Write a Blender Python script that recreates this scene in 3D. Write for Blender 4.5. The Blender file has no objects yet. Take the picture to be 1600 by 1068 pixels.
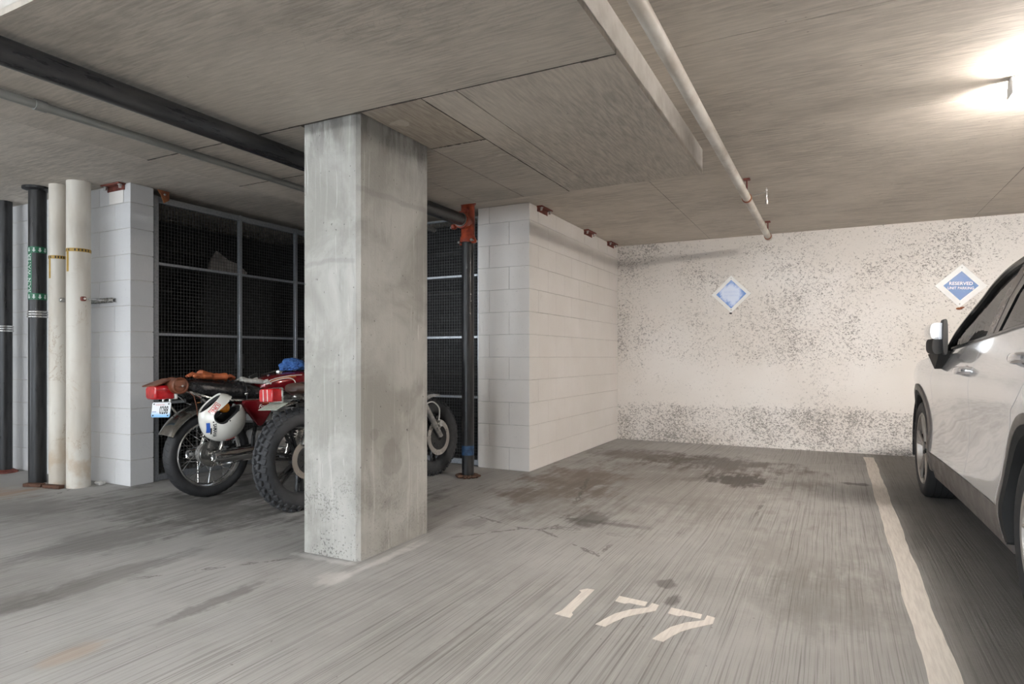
import bpy, bmesh, math, random
from mathutils import Vector, Matrix, noise
random.seed(7)
PI = math.pi
scene = bpy.context.scene
COL = scene.collection

# ------------------------------------------------------------------ camera, world, exposure
cam_d = bpy.data.cameras.new('camera')
cam = bpy.data.objects.new('camera', cam_d)
COL.objects.link(cam)
cam_d.sensor_width = 36.0
cam_d.lens = 985.0 / 1600.0 * 36.0
cam_d.shift_y = 23.0 / 1600.0
cam_d.clip_start = 0.05
YAW = math.atan(504 / 985.0)
cam.location = (0, 0, 1.02)
cam.rotation_euler = (PI / 2, 0, YAW)
scene.camera = cam
w = bpy.data.worlds.new('garage_world')
scene.world = w
w.use_nodes = True
w.node_tree.nodes['Background'].inputs[0].default_value = (0.82, 0.91, 1.0, 1)
w.node_tree.nodes['Background'].inputs[1].default_value = 4.0
vs = scene.view_settings
vs.view_transform = 'Standard'
vs.look = 'None'
vs.exposure = 0.75
vs.gamma = 1.0
vs.use_curve_mapping = False
WARM = (1.0, 0.93, 0.865)
COOL = (0.94, 0.975, 1.0)
# unseen wall openings added behind the camera for soft fill: portals guide the sampling
FILL_OPENINGS = [((-9.0, -4.6), 'x', 6.0), ((-1.5, -8.0), 'y', 9.0)]   # centre, wall normal axis, width
EZ0, EZ1 = .02, 2.2
for (cx_, cy_), ax_, wd_ in FILL_OPENINGS:
    pd = bpy.data.lights.new('fill_opening_portal', 'AREA'); pd.shape = 'RECTANGLE'; pd.size = wd_ if ax_ == 'y' else EZ1 - EZ0
    pd.size_y = EZ1 - EZ0 if ax_ == 'y' else wd_
    pd.cycles.is_portal = True
    po = bpy.data.objects.new('fill_opening_portal', pd); COL.objects.link(po)
    po.location = (cx_, cy_, (EZ0 + EZ1) / 2)
    po.rotation_euler = (PI / 2, 0, 0) if ax_ == 'y' else (0, -PI / 2, 0)
# ceiling fixtures: (x, y, length, along, tube radiance, colour)
FIXTURES = [  # last three are unseen fixtures added as ambient fill
    (0.765, 3.88, 1.22, 'x', 290, WARM, 'white twin-tube strip light glowing on the ceiling above the silver car'),
    (-2.45, -1.15, 1.22, 'x', 225, COOL, 'white twin-tube strip light on the ceiling nearest behind the camera'),
    (1.6, -1.4, 1.22, 'x', 30, WARM, 'added unseen twin-tube fill light behind the camera toward the right'),
    (-6.9, -0.6, 1.22, 'x', 50, COOL, 'added unseen twin-tube fill light at the far left of the garage'),
    (-1.2, -4.6, 1.22, 'x', 50, COOL, 'added unseen twin-tube fill light deepest behind the camera'),
]

# ------------------------------------------------------------------ mesh helpers
_bev = {}
def bevbox(b, seg=1):
    """unit-free bevelled box factory: returns verts, faces for size s"""
    def make(s):
        key = (round(s[0], 5), round(s[1], 5), round(s[2], 5), round(b, 5), seg)
        if key not in _bev:
            bm = bmesh.new()
            bmesh.ops.create_cube(bm, size=1.0)
            for v in bm.verts:
                v.co = Vector((v.co.x * s[0], v.co.y * s[1], v.co.z * s[2]))
            if b > 0:
                bmesh.ops.bevel(bm, geom=list(bm.edges), offset=min(b, min(s) * .49), segments=seg, affect='EDGES', profile=0.5)
            bm.verts.ensure_lookup_table(); bm.verts.index_update()
            _bev[key] = ([tuple(v.co) for v in bm.verts], [tuple(v.index for v in f.verts) for f in bm.faces])
            bm.free()
        return _bev[key]
    return make

class MB:
    def __init__(s):
        s.v = []; s.f = []
    def add(s, vs_, fs, M=None):
        o = len(s.v)
        if M is not None:
            vs_ = [tuple(M @ Vector(p)) for p in vs_]
        s.v += [tuple(p) for p in vs_]
        s.f += [tuple(i + o for i in f) for f in fs]
        return s
    def box(s, c, d, b=0.0, M=None, seg=1):
        vv, ff = bevbox(b, seg)(d)
        T = Matrix.Translation(c)
        if M is not None: T = T @ M
        return s.add(vv, ff, T)
    def box2(s, lo, hi, b=0.0):
        return s.box([(a + c) / 2 for a, c in zip(lo, hi)], [c - a for a, c in zip(lo, hi)], b)
    def tube(s, pts, r, n=10, cap=True, closed=False, flat=None):
        pts = [Vector(p) for p in pts]
        m = len(pts)
        rr = r if isinstance(r, (list, tuple)) else [r] * m
        ts = []
        for i in range(m):
            if closed: t = pts[(i + 1) % m] - pts[i - 1]
            else: t = pts[min(i + 1, m - 1)] - pts[max(i - 1, 0)]
            ts.append(t.normalized())
        a = Vector((0, 0, 1)) if abs(ts[0].z) < .9 else Vector((1, 0, 0))
        u = (a - ts[0] * a.dot(ts[0])).normalized()
        rings = []
        for i in range(m):
            if i:
                u = (u - ts[i] * u.dot(ts[i])).normalized()
            w_ = ts[i].cross(u)
            ring = []
            for k in range(n):
                an = 2 * PI * k / n
                fu, fw = (1, 1) if flat is None else flat
                ring.append(pts[i] + u * (math.cos(an) * rr[i] * fu) + w_ * (math.sin(an) * rr[i] * fw))
            rings.append(ring)
        return s.loft(rings, cap and not closed, loop=closed)
    def loft(s, rings, cap=True, loop=False):
        n = len(rings[0]); m = len(rings)
        vv = [p for r in rings for p in r]
        ff = []
        for i in range(m if loop else m - 1):
            j = (i + 1) % m
            for k in range(n):
                l = (k + 1) % n
                ff.append((i * n + k, i * n + l, j * n + l, j * n + k))
        if cap and not loop:
            ff.append(tuple(reversed(range(n))))
            ff.append(tuple((m - 1) * n + k for k in range(n)))
        return s.add(vv, ff)
    def lathe(s, prof, o=(0, 0, 0), axis='z', n=24, loop=False, a0=0.0, a1=2 * PI):
        full = abs(a1 - a0 - 2 * PI) < 1e-6
        cnt = n if full else n + 1
        rings = []
        for k in range(cnt):
            an = a0 + (a1 - a0) * k / n
            c, q = math.cos(an), math.sin(an)
            ring = []
            for t, r in prof:
                if axis == 'z': p = (r * c, r * q, t)
                elif axis == 'y': p = (r * c, t, r * q)
                else: p = (t, r * c, r * q)
                ring.append((p[0] + o[0], p[1] + o[1], p[2] + o[2]))
            rings.append(ring)
        m = len(prof)
        vv = [p for r in rings for p in r]
        ff = []
        for i in range(cnt if full else cnt - 1):
            j = (i + 1) % cnt
            for k in range(m if loop else m - 1):
                l = (k + 1) % m
                ff.append((i * m + k, i * m + l, j * m + l, j * m + k))
        if not full and loop:
            ff.append(tuple(range(m))); ff.append(tuple((cnt - 1) * m + k for k in reversed(range(m))))
        return s.add(vv, ff)
    def cyl(s, p0, p1, r, n=16, r1=None):
        return s.tube([p0, p1], [r, r if r1 is None else r1], n)
    def sphere(s, c, r, nu=16, nv=10, M=None):
        if not isinstance(r, (tuple, list)): r = (r, r, r)
        vv = [(0, 0, r[2])]; ff = []
        for j in range(1, nv):
            th = PI * j / nv
            for i in range(nu):
                ph = 2 * PI * i / nu
                vv.append((r[0] * math.sin(th) * math.cos(ph), r[1] * math.sin(th) * math.sin(ph), r[2] * math.cos(th)))
        vv.append((0, 0, -r[2]))
        for i in range(nu):
            k = (i + 1) % nu
            ff.append((0, 1 + i, 1 + k))
            for j in range(nv - 2):
                a = 1 + j * nu
                ff.append((a + i, a + nu + i, a + nu + k, a + k))
            a = 1 + (nv - 2) * nu
            ff.append((a + i, len(vv) - 1, a + k))
        T = Matrix.Translation(c)
        if M is not None: T = T @ M
        return s.add(vv, ff, T)
    def prism(s, poly, d0, d1, M=None):
        """polygon in local xy, extruded in local z from d0 to d1"""
        n = len(poly)
        vv = [(p[0], p[1], d0) for p in poly] + [(p[0], p[1], d1) for p in poly]
        ff = [tuple(reversed(range(n))), tuple(range(n, 2 * n))]
        ff += [(i, (i + 1) % n, n + (i + 1) % n, n + i) for i in range(n)]
        return s.add(vv, ff, M)
    def mesh(s, name, m, smooth=40):
        me = bpy.data.meshes.new(name)
        me.from_pydata(s.v, [], s.f)
        bm = bmesh.new(); bm.from_mesh(me)
        bmesh.ops.recalc_face_normals(bm, faces=bm.faces)
        bm.to_mesh(me); bm.free()
        if m is not None: me.materials.append(m)
        if smooth:
            for p in me.polygons: p.use_smooth = True
            me.set_sharp_from_angle(angle=math.radians(smooth))
        return me
    def build(s, name, m, parent=None, smooth=40):
        o = bpy.data.objects.new(name, s.mesh(name, m, smooth))
        COL.objects.link(o)
        if parent is not None: o.parent = parent
        return o

def tag(o, label=None, cat=None, group=None, kind=None):
    if label: o['label'] = label
    if cat: o['category'] = cat
    if group: o['group'] = group
    if kind: o['kind'] = kind
    return o
def thing(name, label, cat, loc=(0, 0, 0), group=None):
    o = bpy.data.objects.new(name, None)
    o.empty_display_size = .1
    COL.objects.link(o); o.location = loc
    return tag(o, label, cat, group)
def inst(name, me, parent=None, M=None):
    o = bpy.data.objects.new(name, me); COL.objects.link(o)
    if parent is not None: o.parent = parent
    if M is not None: o.matrix_local = M
    return o
def rot(ax, deg): return Matrix.Rotation(math.radians(deg), 4, ax)
def frame(o, ex, ey, ez=None):
    ex = Vector(ex).normalized(); ey = Vector(ey); ey = (ey - ex * ey.dot(ex)).normalized()
    ez = ex.cross(ey)
    M = Matrix.Identity(4)
    for i in range(3):
        M[i][0] = ex[i]; M[i][1] = ey[i]; M[i][2] = ez[i]; M[i][3] = o[i]
    return M
def bake(o):
    """apply an object's modifiers to its mesh"""
    dg = bpy.context.evaluated_depsgraph_get()
    me = bpy.data.meshes.new_from_object(o.evaluated_get(dg))
    o.modifiers.clear(); o.data = me
    return o
def boolean(o, cutters, op='DIFFERENCE'):
    for c in cutters:
        m = o.modifiers.new('b', 'BOOLEAN'); m.object = c; m.operation = op; m.solver = 'EXACT'
    bpy.context.view_layer.update()
    bake(o)
    return o
def drop(obs):
    for c in obs: bpy.data.objects.remove(c, do_unlink=True)
def text2d(body, width, height, bold=0.0, shear=0.0):
    """letters as flat geometry fitted to width x height, lower-left at 0,0"""
    cu = bpy.data.curves.new('txt', 'FONT'); cu.body = body; cu.size = 1.0; cu.offset = bold; cu.shear = shear
    cu.resolution_u = 3
    ob = bpy.data.objects.new('txt', cu); COL.objects.link(ob)
    bpy.context.view_layer.update()
    dg = bpy.context.evaluated_depsgraph_get()
    me = bpy.data.meshes.new_from_object(ob.evaluated_get(dg))
    vv = [v.co.copy() for v in me.vertices]; ff = [tuple(p.vertices) for p in me.polygons]
    bpy.data.objects.remove(ob); bpy.data.curves.remove(cu); bpy.data.meshes.remove(me)
    x0 = min(v.x for v in vv); x1 = max(v.x for v in vv); y0 = min(v.y for v in vv); y1 = max(v.y for v in vv)
    return [((v.x - x0) / (x1 - x0) * width, (v.y - y0) / (y1 - y0) * height) for v in vv], ff

# ------------------------------------------------------------------ material helpers
class G:
    def __init__(s, name):
        s.m = bpy.data.materials.new(name); s.m.use_nodes = True
        s.nt = s.m.node_tree; s.b = s.nt.nodes['Principled BSDF']; s._tc = None
    def n(s, t, **kw):
        nd = s.nt.nodes.new(t)
        for k, v in kw.items(): setattr(nd, k, v)
        return nd
    def link(s, val, sock):
        if isinstance(val, bpy.types.NodeSocket): s.nt.links.new(val, sock)
        elif val is not None:
            if hasattr(sock, 'default_value'):
                if isinstance(val, (tuple, list)) and len(val) == 3 and sock.type == 'RGBA': val = (*val, 1)
                sock.default_value = val
    def obj(s, world=False):
        if world:
            return s.n('ShaderNodeNewGeometry').outputs['Position']
        if s._tc is None: s._tc = s.n('ShaderNodeTexCoord').outputs['Object']
        return s._tc
    def map(s, v, sc=(1, 1, 1), loc=(0, 0, 0), rot_=(0, 0, 0)):
        m = s.n('ShaderNodeMapping'); s.link(v, m.inputs['Vector'])
        m.inputs['Scale'].default_value = sc; m.inputs['Location'].default_value = loc; m.inputs['Rotation'].default_value = rot_
        return m.outputs[0]
    def noise(s, v, scale=5, detail=4, rough=.55, dist=0.0):
        t = s.n('ShaderNodeTexNoise'); s.link(v, t.inputs['Vector'])
        t.inputs['Scale'].default_value = scale; t.inputs['Detail'].default_value = detail
        t.inputs['Roughness'].default_value = rough; t.inputs['Distortion'].default_value = dist
        return t.outputs['Fac']
    def voro(s, v, scale=5, feature='F1', out='Distance'):
        t = s.n('ShaderNodeTexVoronoi', feature=feature); s.link(v, t.inputs['Vector']); t.inputs['Scale'].default_value = scale
        return t.outputs[out]
    def wave(s, v, scale=5, dist=5, detail=2, dscale=1, kind='RINGS'):
        t = s.n('ShaderNodeTexWave', wave_type=kind); s.link(v, t.inputs['Vector']); t.inputs['Scale'].default_value = scale
        t.inputs['Distortion'].default_value = dist; t.inputs['Detail'].default_value = detail; t.inputs['Detail Scale'].default_value = dscale
        return t.outputs['Fac']
    def ramp(s, f, stops):
        r = s.n('ShaderNodeValToRGB'); s.link(f, r.inputs[0])
        e = r.color_ramp.elements
        while len(e) < len(stops): e.new(.5)
        for i, (p, c) in enumerate(stops):
            e[i].position = p
            e[i].color = (*c, 1) if isinstance(c, (tuple, list)) else (c, c, c, 1)
        return r.outputs[0]
    def step(s, f, a, b):
        r = s.n('ShaderNodeMapRange', interpolation_type='SMOOTHSTEP'); s.link(f, r.inputs[0])
        r.inputs[1].default_value = a; r.inputs[2].default_value = b; r.inputs[3].default_value = 0; r.inputs[4].default_value = 1
        return r.outputs[0]
    def mix(s, f, a, b, blend='MIX'):
        m = s.n('ShaderNodeMix', data_type='RGBA', blend_type=blend)
        s.link(f, m.inputs[0]); s.link(a, m.inputs[6]); s.link(b, m.inputs[7])
        return m.outputs[2]
    def math(s, op, a, b=None):
        m = s.n('ShaderNodeMath', operation=op); s.link(a, m.inputs[0]); s.link(b, m.inputs[1])
        return m.outputs[0]
    def sep(s, v):
        x = s.n('ShaderNodeSeparateXYZ'); s.link(v, x.inputs[0]); return x.outputs
    def vlen(s, v):
        x = s.n('ShaderNodeVectorMath', operation='LENGTH'); s.link(v, x.inputs[0]); return x.outputs['Value']
    def bump(s, h, strength=.3, dist=.01):
        b = s.n('ShaderNodeBump'); s.link(h, b.inputs['Height']); b.inputs['Strength'].default_value = strength
        b.inputs['Distance'].default_value = dist
        s.nt.links.new(b.outputs[0], s.b.inputs['Normal'])
    def set(s, **kw):
        for k, v in kw.items(): s.link(v, s.b.inputs[k])
        return s

def pm(name, c1, c2=None, scale=20, rough=.5, metal=0.0, bump=0.0, bscale=200, coat=0.0, stretch=(1, 1, 1), spec=None, trans=0.0, rvar=0.1, dist=.002):
    g = G(name)
    if c2 is None: c2 = tuple(c * .85 for c in c1)
    v = g.map(g.obj(), stretch)
    f = g.noise(v, scale, 5, .6)
    g.set(**{'Base Color': g.mix(g.step(f, .35, .68), c1, c2), 'Metallic': metal, 'Coat Weight': coat})
    if trans: g.set(**{'Transmission Weight': trans, 'IOR': 1.3})
    rn = g.n('ShaderNodeMapRange'); g.link(f, rn.inputs[0])
    rn.inputs[1].default_value = .3; rn.inputs[2].default_value = .7
    rn.inputs[3].default_value = max(.02, rough - rvar); rn.inputs[4].default_value = min(1, rough + rvar)
    g.set(Roughness=rn.outputs[0])
    if spec is not None: g.b.inputs['Specular IOR Level'].default_value = spec
    if bump: g.bump(g.noise(v, bscale, 3, .6), bump, dist)
    return g.m

def concrete_ceiling(name, base=(.56, .51, .45), grain='x', seed=0.0):
    g = G(name)
    p = g.map(g.obj(True), (1, 1, 1), (seed * 3.1, seed * 1.7, 0))
    st = (2.2, 22, 1) if grain == 'x' else (22, 2.2, 1)
    st2 = (.55, 1.5, 1) if grain == 'x' else (1.5, .55, 1)
    fine = g.noise(g.map(p, st), 3.2, 5, .62, .35)
    big = g.noise(p, 1.1, 4, .6, .6)
    swirl = g.noise(g.map(p, st2), 3.0, 2, .5, 2.2)
    rings = g.math('PINGPONG', g.math('MULTIPLY', swirl, 26.0), 1.0)
    rings = g.step(rings, 0.0, .22)
    c = g.mix(g.step(fine, .3, .72), tuple(x * .74 for x in base), tuple(x * 1.16 for x in base))
    blo = g.noise(g.map(p, (.5, 1.4, 1) if grain == 'x' else (1.4, .5, 1)), 2.4, 6, .68, .8)
    c = g.mix(g.math('MULTIPLY', g.step(blo, .5, .66), .38), c, tuple(x * .62 for x in base))
    c = g.mix(g.step(big, .38, .66), c, g.mix(.5, c, tuple(x * 1.25 for x in base)))
    region = g.step(g.noise(p, .9, 2, .5), .5, .62)
    rm = g.math('MULTIPLY', g.math('SUBTRACT', 1.0, rings), g.math('MULTIPLY', region, .22))
    c = g.mix(rm, c, tuple(x * .45 for x in base))
    spots = g.step(g.noise(p, 4.3, 3, .5), .74, .78)
    c = g.mix(g.math('MULTIPLY', spots, .5), c, (.62, .58, .52))
    dark = g.step(g.voro(p, 7), .045, .02)
    c = g.mix(g.math('MULTIPLY', dark, .5), c, (.10, .085, .07))
    g.set(**{'Base Color': c, 'Roughness': .82})
    g.b.inputs['Specular IOR Level'].default_value = .25
    g.bump(g.math('ADD', fine, g.math('MULTIPLY', rings, .1)), .28, .004)
    return g.m

def concrete_column():
    g = G('column_concrete')
    p = g.obj(True)
    x, y, z = g.sep(p)
    wv = g.n('ShaderNodeTexNoise'); g.link(p, wv.inputs['Vector']); wv.inputs['Scale'].default_value = 3.0; wv.inputs['Detail'].default_value = 3
    wsc = g.n('ShaderNodeVectorMath', operation='MULTIPLY_ADD'); g.link(wv.outputs['Color'], wsc.inputs[0]); wsc.inputs[1].default_value = (.05, .05, 0); g.link(p, wsc.inputs[2])
    pw = wsc.outputs[0]
    big = g.noise(p, 2.6, 5, .6, .5)
    c = g.mix(g.step(big, .35, .68), (.31, .30, .275), (.46, .45, .42))
    vs_ = g.noise(g.map(pw, (26, 26, .6)), 1.6, 4, .6)
    c = g.mix(g.math('MULTIPLY', g.step(vs_, .55, .75), .34), c, (.66, .65, .62))
    c = g.mix(g.math('MULTIPLY', g.step(vs_, .42, .30), .35), c, (.26, .25, .235))
    # white drip runs
    dr = g.noise(g.map(pw, (60, 60, .7)), 1.0, 2, .5)
    c = g.mix(g.math('MULTIPLY', g.step(dr, .70, .73), .30), c, (.85, .84, .82))
    # darker mottling toward the top
    top = g.math('MULTIPLY', g.step(z, 1.98, 2.2), g.step(g.noise(g.map(p, (9, 9, 2.2)), 1.6, 4, .6), .44, .60))
    c = g.mix(g.math('MULTIPLY', top, .65), c, (.16, .15, .14))
    # bug holes, thicker near the foot
    holes = g.step(g.noise(g.map(p, (1, 1, .8)), 62, 2, .5), .715, .755)
    footn = g.step(g.noise(p, 5.5, 3, .6), .56, .46)
    foot = g.math('MULTIPLY', g.math('MULTIPLY', g.step(z, .62, .06), g.math('ADD', .25, g.math('MULTIPLY', g.step(x, -2.10, -2.14), .75))), g.step(g.math('ADD', g.noise(p, 75, 3, .65), g.math('MULTIPLY', g.noise(p, 4.5, 3, .6), .7)), .925, .975))
    hm = g.math('MAXIMUM', holes, foot)
    c = g.mix(g.math('MULTIPLY', hm, .75), c, (.12, .115, .11))
    # cold joints of the pours
    wob = g.math('MULTIPLY', g.math('SUBTRACT', g.noise(p, 6, 3, .6), .5), .05)
    zz = g.math('ADD', z, wob)
    j1 = g.math('MULTIPLY', g.step(g.math('ABSOLUTE', g.math('SUBTRACT', zz, 1.86)), .022, .006), g.step(x, -2.13, -2.115))
    j2 = g.math('MULTIPLY', g.step(g.math('ABSOLUTE', g.math('SUBTRACT', zz, 1.50)), .018, .004), g.step(x, -2.115, -2.14))
    j = g.math('MAXIMUM', j1, j2)
    c = g.mix(g.math('MULTIPLY', j, .28), c, (.2, .19, .18))
    # two rubbed dark patches on the side face
    for (py, pz, ry, rz, a) in ((2.71, .475, .085, .11, .32), (2.56, .62, .035, .035, .32)):
        vv = g.map(p, (0.0001, 1 / ry, 1 / rz), (0, -py / ry, -pz / rz))
        dd = g.math('ADD', g.vlen(vv), g.math('MULTIPLY', g.math('SUBTRACT', g.noise(p, 11, 3, .6), .5), 1.0))
        c = g.mix(g.math('MULTIPLY', g.math('MULTIPLY', g.step(dd, 1.0, .82), a), g.step(x, -2.14, -2.12)), c, (.2, .185, .17))
    g.set(**{'Base Color': c, 'Roughness': .86})
    g.b.inputs['Specular IOR Level'].default_value = .25
    h = g.math('SUBTRACT', g.noise(p, 90, 3, .6), g.math('MULTIPLY', hm, 1.6))
    h = g.math('ADD', h, g.math('MULTIPLY', j, .5))
    g.bump(h, .4, .005)
    return g.m

def stucco_wall():
    g = G('painted_rough_wall')
    p = g.obj(True)
    x, y, z = g.sep(p)
    v = g.map(p, (1.0, 1.0, 1.25))
    n1 = g.noise(v, 50, 4, .66, .7)
    n2 = g.noise(v, 120, 3, .6)
    cover = g.noise(p, 1.5, 3, .6, .3)
    low = g.step(g.math('ADD', z, g.math('MULTIPLY', g.math('SUBTRACT', g.noise(p, 2.3, 3, .6), .5), .12)), .50, .41)
    mid = g.math('MULTIPLY', g.step(z, .40, .52), g.step(z, 1.05, .8))
    thr = g.math('ADD', g.math('MULTIPLY', g.math('SUBTRACT', cover, .5), -.32), g.math('ADD', .552, g.math('MULTIPLY', mid, .05)))
    thr = g.math('SUBTRACT', thr, g.math('MULTIPLY', low, .040))
    val = g.math('ADD', g.math('MULTIPLY', n1, .62), g.math('MULTIPLY', n2, .38))
    pits = g.step(g.math('SUBTRACT', val, thr), .0, .05)
    tint = g.noise(p, .9, 3, .6)
    c = g.mix(g.step(tint, .35, .7), (.70, .65, .60), (.76, .72, .68))
    c = g.mix(g.math('MULTIPLY', pits, .78), c, (.19, .172, .155))  # shade inside the pits painted into the colour
    g.set(**{'Base Color': c, 'Roughness': .62})
    g.b.inputs['Specular IOR Level'].default_value = .3
    h = g.math('SUBTRACT', g.math('MULTIPLY', val, .35), pits)
    g.bump(h, .55, .006)
    return g.m

def block_paint(name, c1, c2):
    g = G(name)
    p = g.obj(True)
    big = g.noise(p, 1.7, 4, .6)
    pores = g.step(g.noise(p, 85, 2, .5), .69, .75)
    c = g.mix(g.step(big, .35, .68), c1, c2)
    c = g.mix(g.math('MULTIPLY', pores, .35), c, tuple(x * .45 for x in c1))
    smudge = g.step(g.noise(p, 6, 4, .65), .68, .76)
    c = g.mix(g.math('MULTIPLY', smudge, .28), c, tuple(x * .62 for x in c1))
    g.set(**{'Base Color': c, 'Roughness': .6})
    g.b.inputs['Specular IOR Level'].default_value = .3
    g.bump(g.math('SUBTRACT', g.noise(p, 55, 4, .65), g.math('MULTIPLY', pores, .6)), .3, .004)
    return g.m

STAINS_AND_SHADE = [  # x, y, rx, ry, strength, colour, sharp
    (-.72, 5.50, .24, .26, .80, (.035, .03, .027), .6),
    (-1.02, 6.25, .72, .45, .70, (.075, .062, .052), .9),
    (-1.75, 6.40, .60, .42, .62, (.10, .078, .06), .9),
    (-1.35, 3.74, .17, .20, .62, (.055, .047, .04), .9),
    (-1.27, 3.70, .32, .05, .45, (.06, .05, .045), .8),
    (-1.95, 4.75, .42, .85, .62, (.15, .105, .072), .9), (-1.80, 4.2, .35, .75, .42, (.15, .125, .10), .9),
    (-1.2, 5.1, 1.0, 1.2, .32, (.14, .11, .09), .9),
    (-.05, 3.0, .30, .45, .30, (.09, .075, .065), .9),
    (-.15, 3.6, .35, .6, .22, (.10, .082, .07), .9),
    (-.68, 2.83, .05, .06, .55, (.07, .06, .055), .6),
    (-.60, 2.66, .025, .07, .6, (.07, .06, .055), .6),
    (-.30, 5.9, .35, .5, .3, (.12, .095, .08), .9),
    (-3.0, 1.72, .10, .42, .42, (.10, .092, .085), .7),
    (-2.30, 1.80, .05, .22, .5, (.09, .082, .075), .6),
    (-3.05, 1.36, .12, .25, .40, (.11, .10, .09), .8),
    (-2.32, 1.23, .05, .10, .30, (.42, .26, .14), .9),
    (-5.5, 2.45, .22, .35, .5, (.36, .20, .09), .8),
    (-3.75, 2.85, .9, .45, .60, (.075, .069, .064), .9), (-3.6, 3.6, 1.0, .7, .65, (.06, .055, .05), .9),  # shade under the motorcycles, painted as dark floor patches
    (-3.6, 2.15, .22, .55, .42, (.09, .083, .077), .8),
    (-1.05, 5.35, .09, .09, .35, (.08, .07, .06), .7),
    (.15, 5.75, .10, .06, .6, (.05, .045, .04), .7),
    (-1.97, 3.35, .10, .12, .35, (.12, .105, .09), .8),
    (-4.9, 2.3, .5, .35, .35, (.10, .09, .083), .9),
    (-2.05, 2.2, .10, .10, .5, (.62, .60, .57), .8),
    (-2.02, 2.55, .05, .35, .55, (.66, .64, .61), .8),
    (-2.3, 2.40, .25, .035, .55, (.62, .61, .59), .8),
]
def floor_concrete():
    g = G('broomed_concrete_floor')
    p = g.obj(True)
    x, y, z = g.sep(p)
    warp = g.math('MULTIPLY', g.noise(p, .6, 2, .5), .05)
    cx_ = g.n('ShaderNodeCombineXYZ'); g.link(g.math('ADD', x, warp), cx_.inputs[0]); g.link(g.math('MULTIPLY', y, .0035), cx_.inputs[1])
    bro = g.noise(cx_.outputs[0], 88, 3, .75)
    cx2 = g.n('ShaderNodeCombineXYZ'); g.link(g.math('ADD', x, warp), cx2.inputs[0]); g.link(g.math('MULTIPLY', y, .012), cx2.inputs[1])
    bro2 = g.noise(cx2.outputs[0], 150, 2, .6)
    amp = g.step(g.noise(g.map(p, (1, .5, 1)), .9, 4, .65), .25, .60)
    amp = g.math('MULTIPLY', amp, g.math('ADD', .5, g.math('MULTIPLY', g.step(x, -2.6, -1.0), .5)))
    big = g.noise(p, .8, 5, .62, .3)
    med = g.noise(p, 5, 5, .65)
    c = g.mix(g.step(big, .33, .68), (.315, .305, .292), (.42, .41, .395))
    c = g.mix(g.math('MULTIPLY', g.step(med, .5, .72), .35), c, (.46, .445, .425))
    warmr = g.math('MULTIPLY', g.step(x, -2.3, -.9), .22)
    c = g.mix(warmr, c, g.mix(1.0, c, (.92, .86, .79), 'MULTIPLY'))
    line = g.step(bro, .45, .36)
    c = g.mix(g.math('MULTIPLY', g.math('MULTIPLY', line, amp), .66), c, (.135, .122, .11))
    lite = g.step(bro, .56, .64)
    c = g.mix(g.math('MULTIPLY', g.math('MULTIPLY', lite, amp), .40), c, (.50, .48, .455))
    c = g.mix(g.math('MULTIPLY', g.step(bro2, .46, .36), .40), c, (.15, .14, .13))
    bay = g.math('MULTIPLY', g.step(x, .30, .42), g.math('ADD', .38, g.math('MULTIPLY', g.noise(p, 1.6, 4, .6), .34)))  # darker, dirtier stall concrete with the car's shade painted in too
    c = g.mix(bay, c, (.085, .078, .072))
    nz = g.noise(p, 3.2, 5, .68, .4)
    nzl = g.noise(g.map(p, (1, .16, 1)), 16, 4, .65)
    nn = g.math('ADD', g.math('MULTIPLY', nz, 1.0), g.math('MULTIPLY', nzl, .9))
    nn = g.math('MULTIPLY', g.math('SUBTRACT', nn, .95), 2.3)
    for (sx, sy, rx, ry, a, col, soft) in STAINS_AND_SHADE:
        vv = g.map(p, (1 / rx, 1 / ry, 0), (-sx / rx, -sy / ry, 0))
        d = g.math('ADD', g.vlen(vv), nn)
        m = g.math('MULTIPLY', g.step(d, 1.25, 1.25 - soft), a)
        c = g.mix(m, c, col)
    specks = g.step(g.noise(p, 38, 2, .5), .735, .77)
    c = g.mix(g.math('MULTIPLY', specks, .5), c, (.08, .073, .066))
    blot = g.step(g.noise(g.map(p, (1, .45, 1)), 3.6, 4, .62), .62, .74)
    c = g.mix(g.math('MULTIPLY', blot, .28), c, (.14, .125, .11))
    # hairline cracks
    ck = g.voro(g.map(p, (1, 1, 1), (0.3, 0.2, 0)), .42, 'DISTANCE_TO_EDGE')
    ck = g.math('ADD', ck, g.math('MULTIPLY', g.math('SUBTRACT', g.noise(p, 7, 4, .7), .5), .05))
    ck = g.math('MULTIPLY', g.step(g.math('ABSOLUTE', ck), .004, .001), g.step(g.noise(p, .8, 2, .5), .52, .58))
    c = g.mix(g.math('MULTIPLY', ck, .6), c, (.09, .08, .07))
    g.set(**{'Base Color': c, 'Roughness': .72})
    g.b.inputs['Specular IOR Level'].default_value = .3
    g.bump(g.math('ADD', g.math('MULTIPLY', bro, .8), g.math('MULTIPLY', g.noise(p, 70, 3, .6), .25)), .5, .008)
    return g.m

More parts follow.
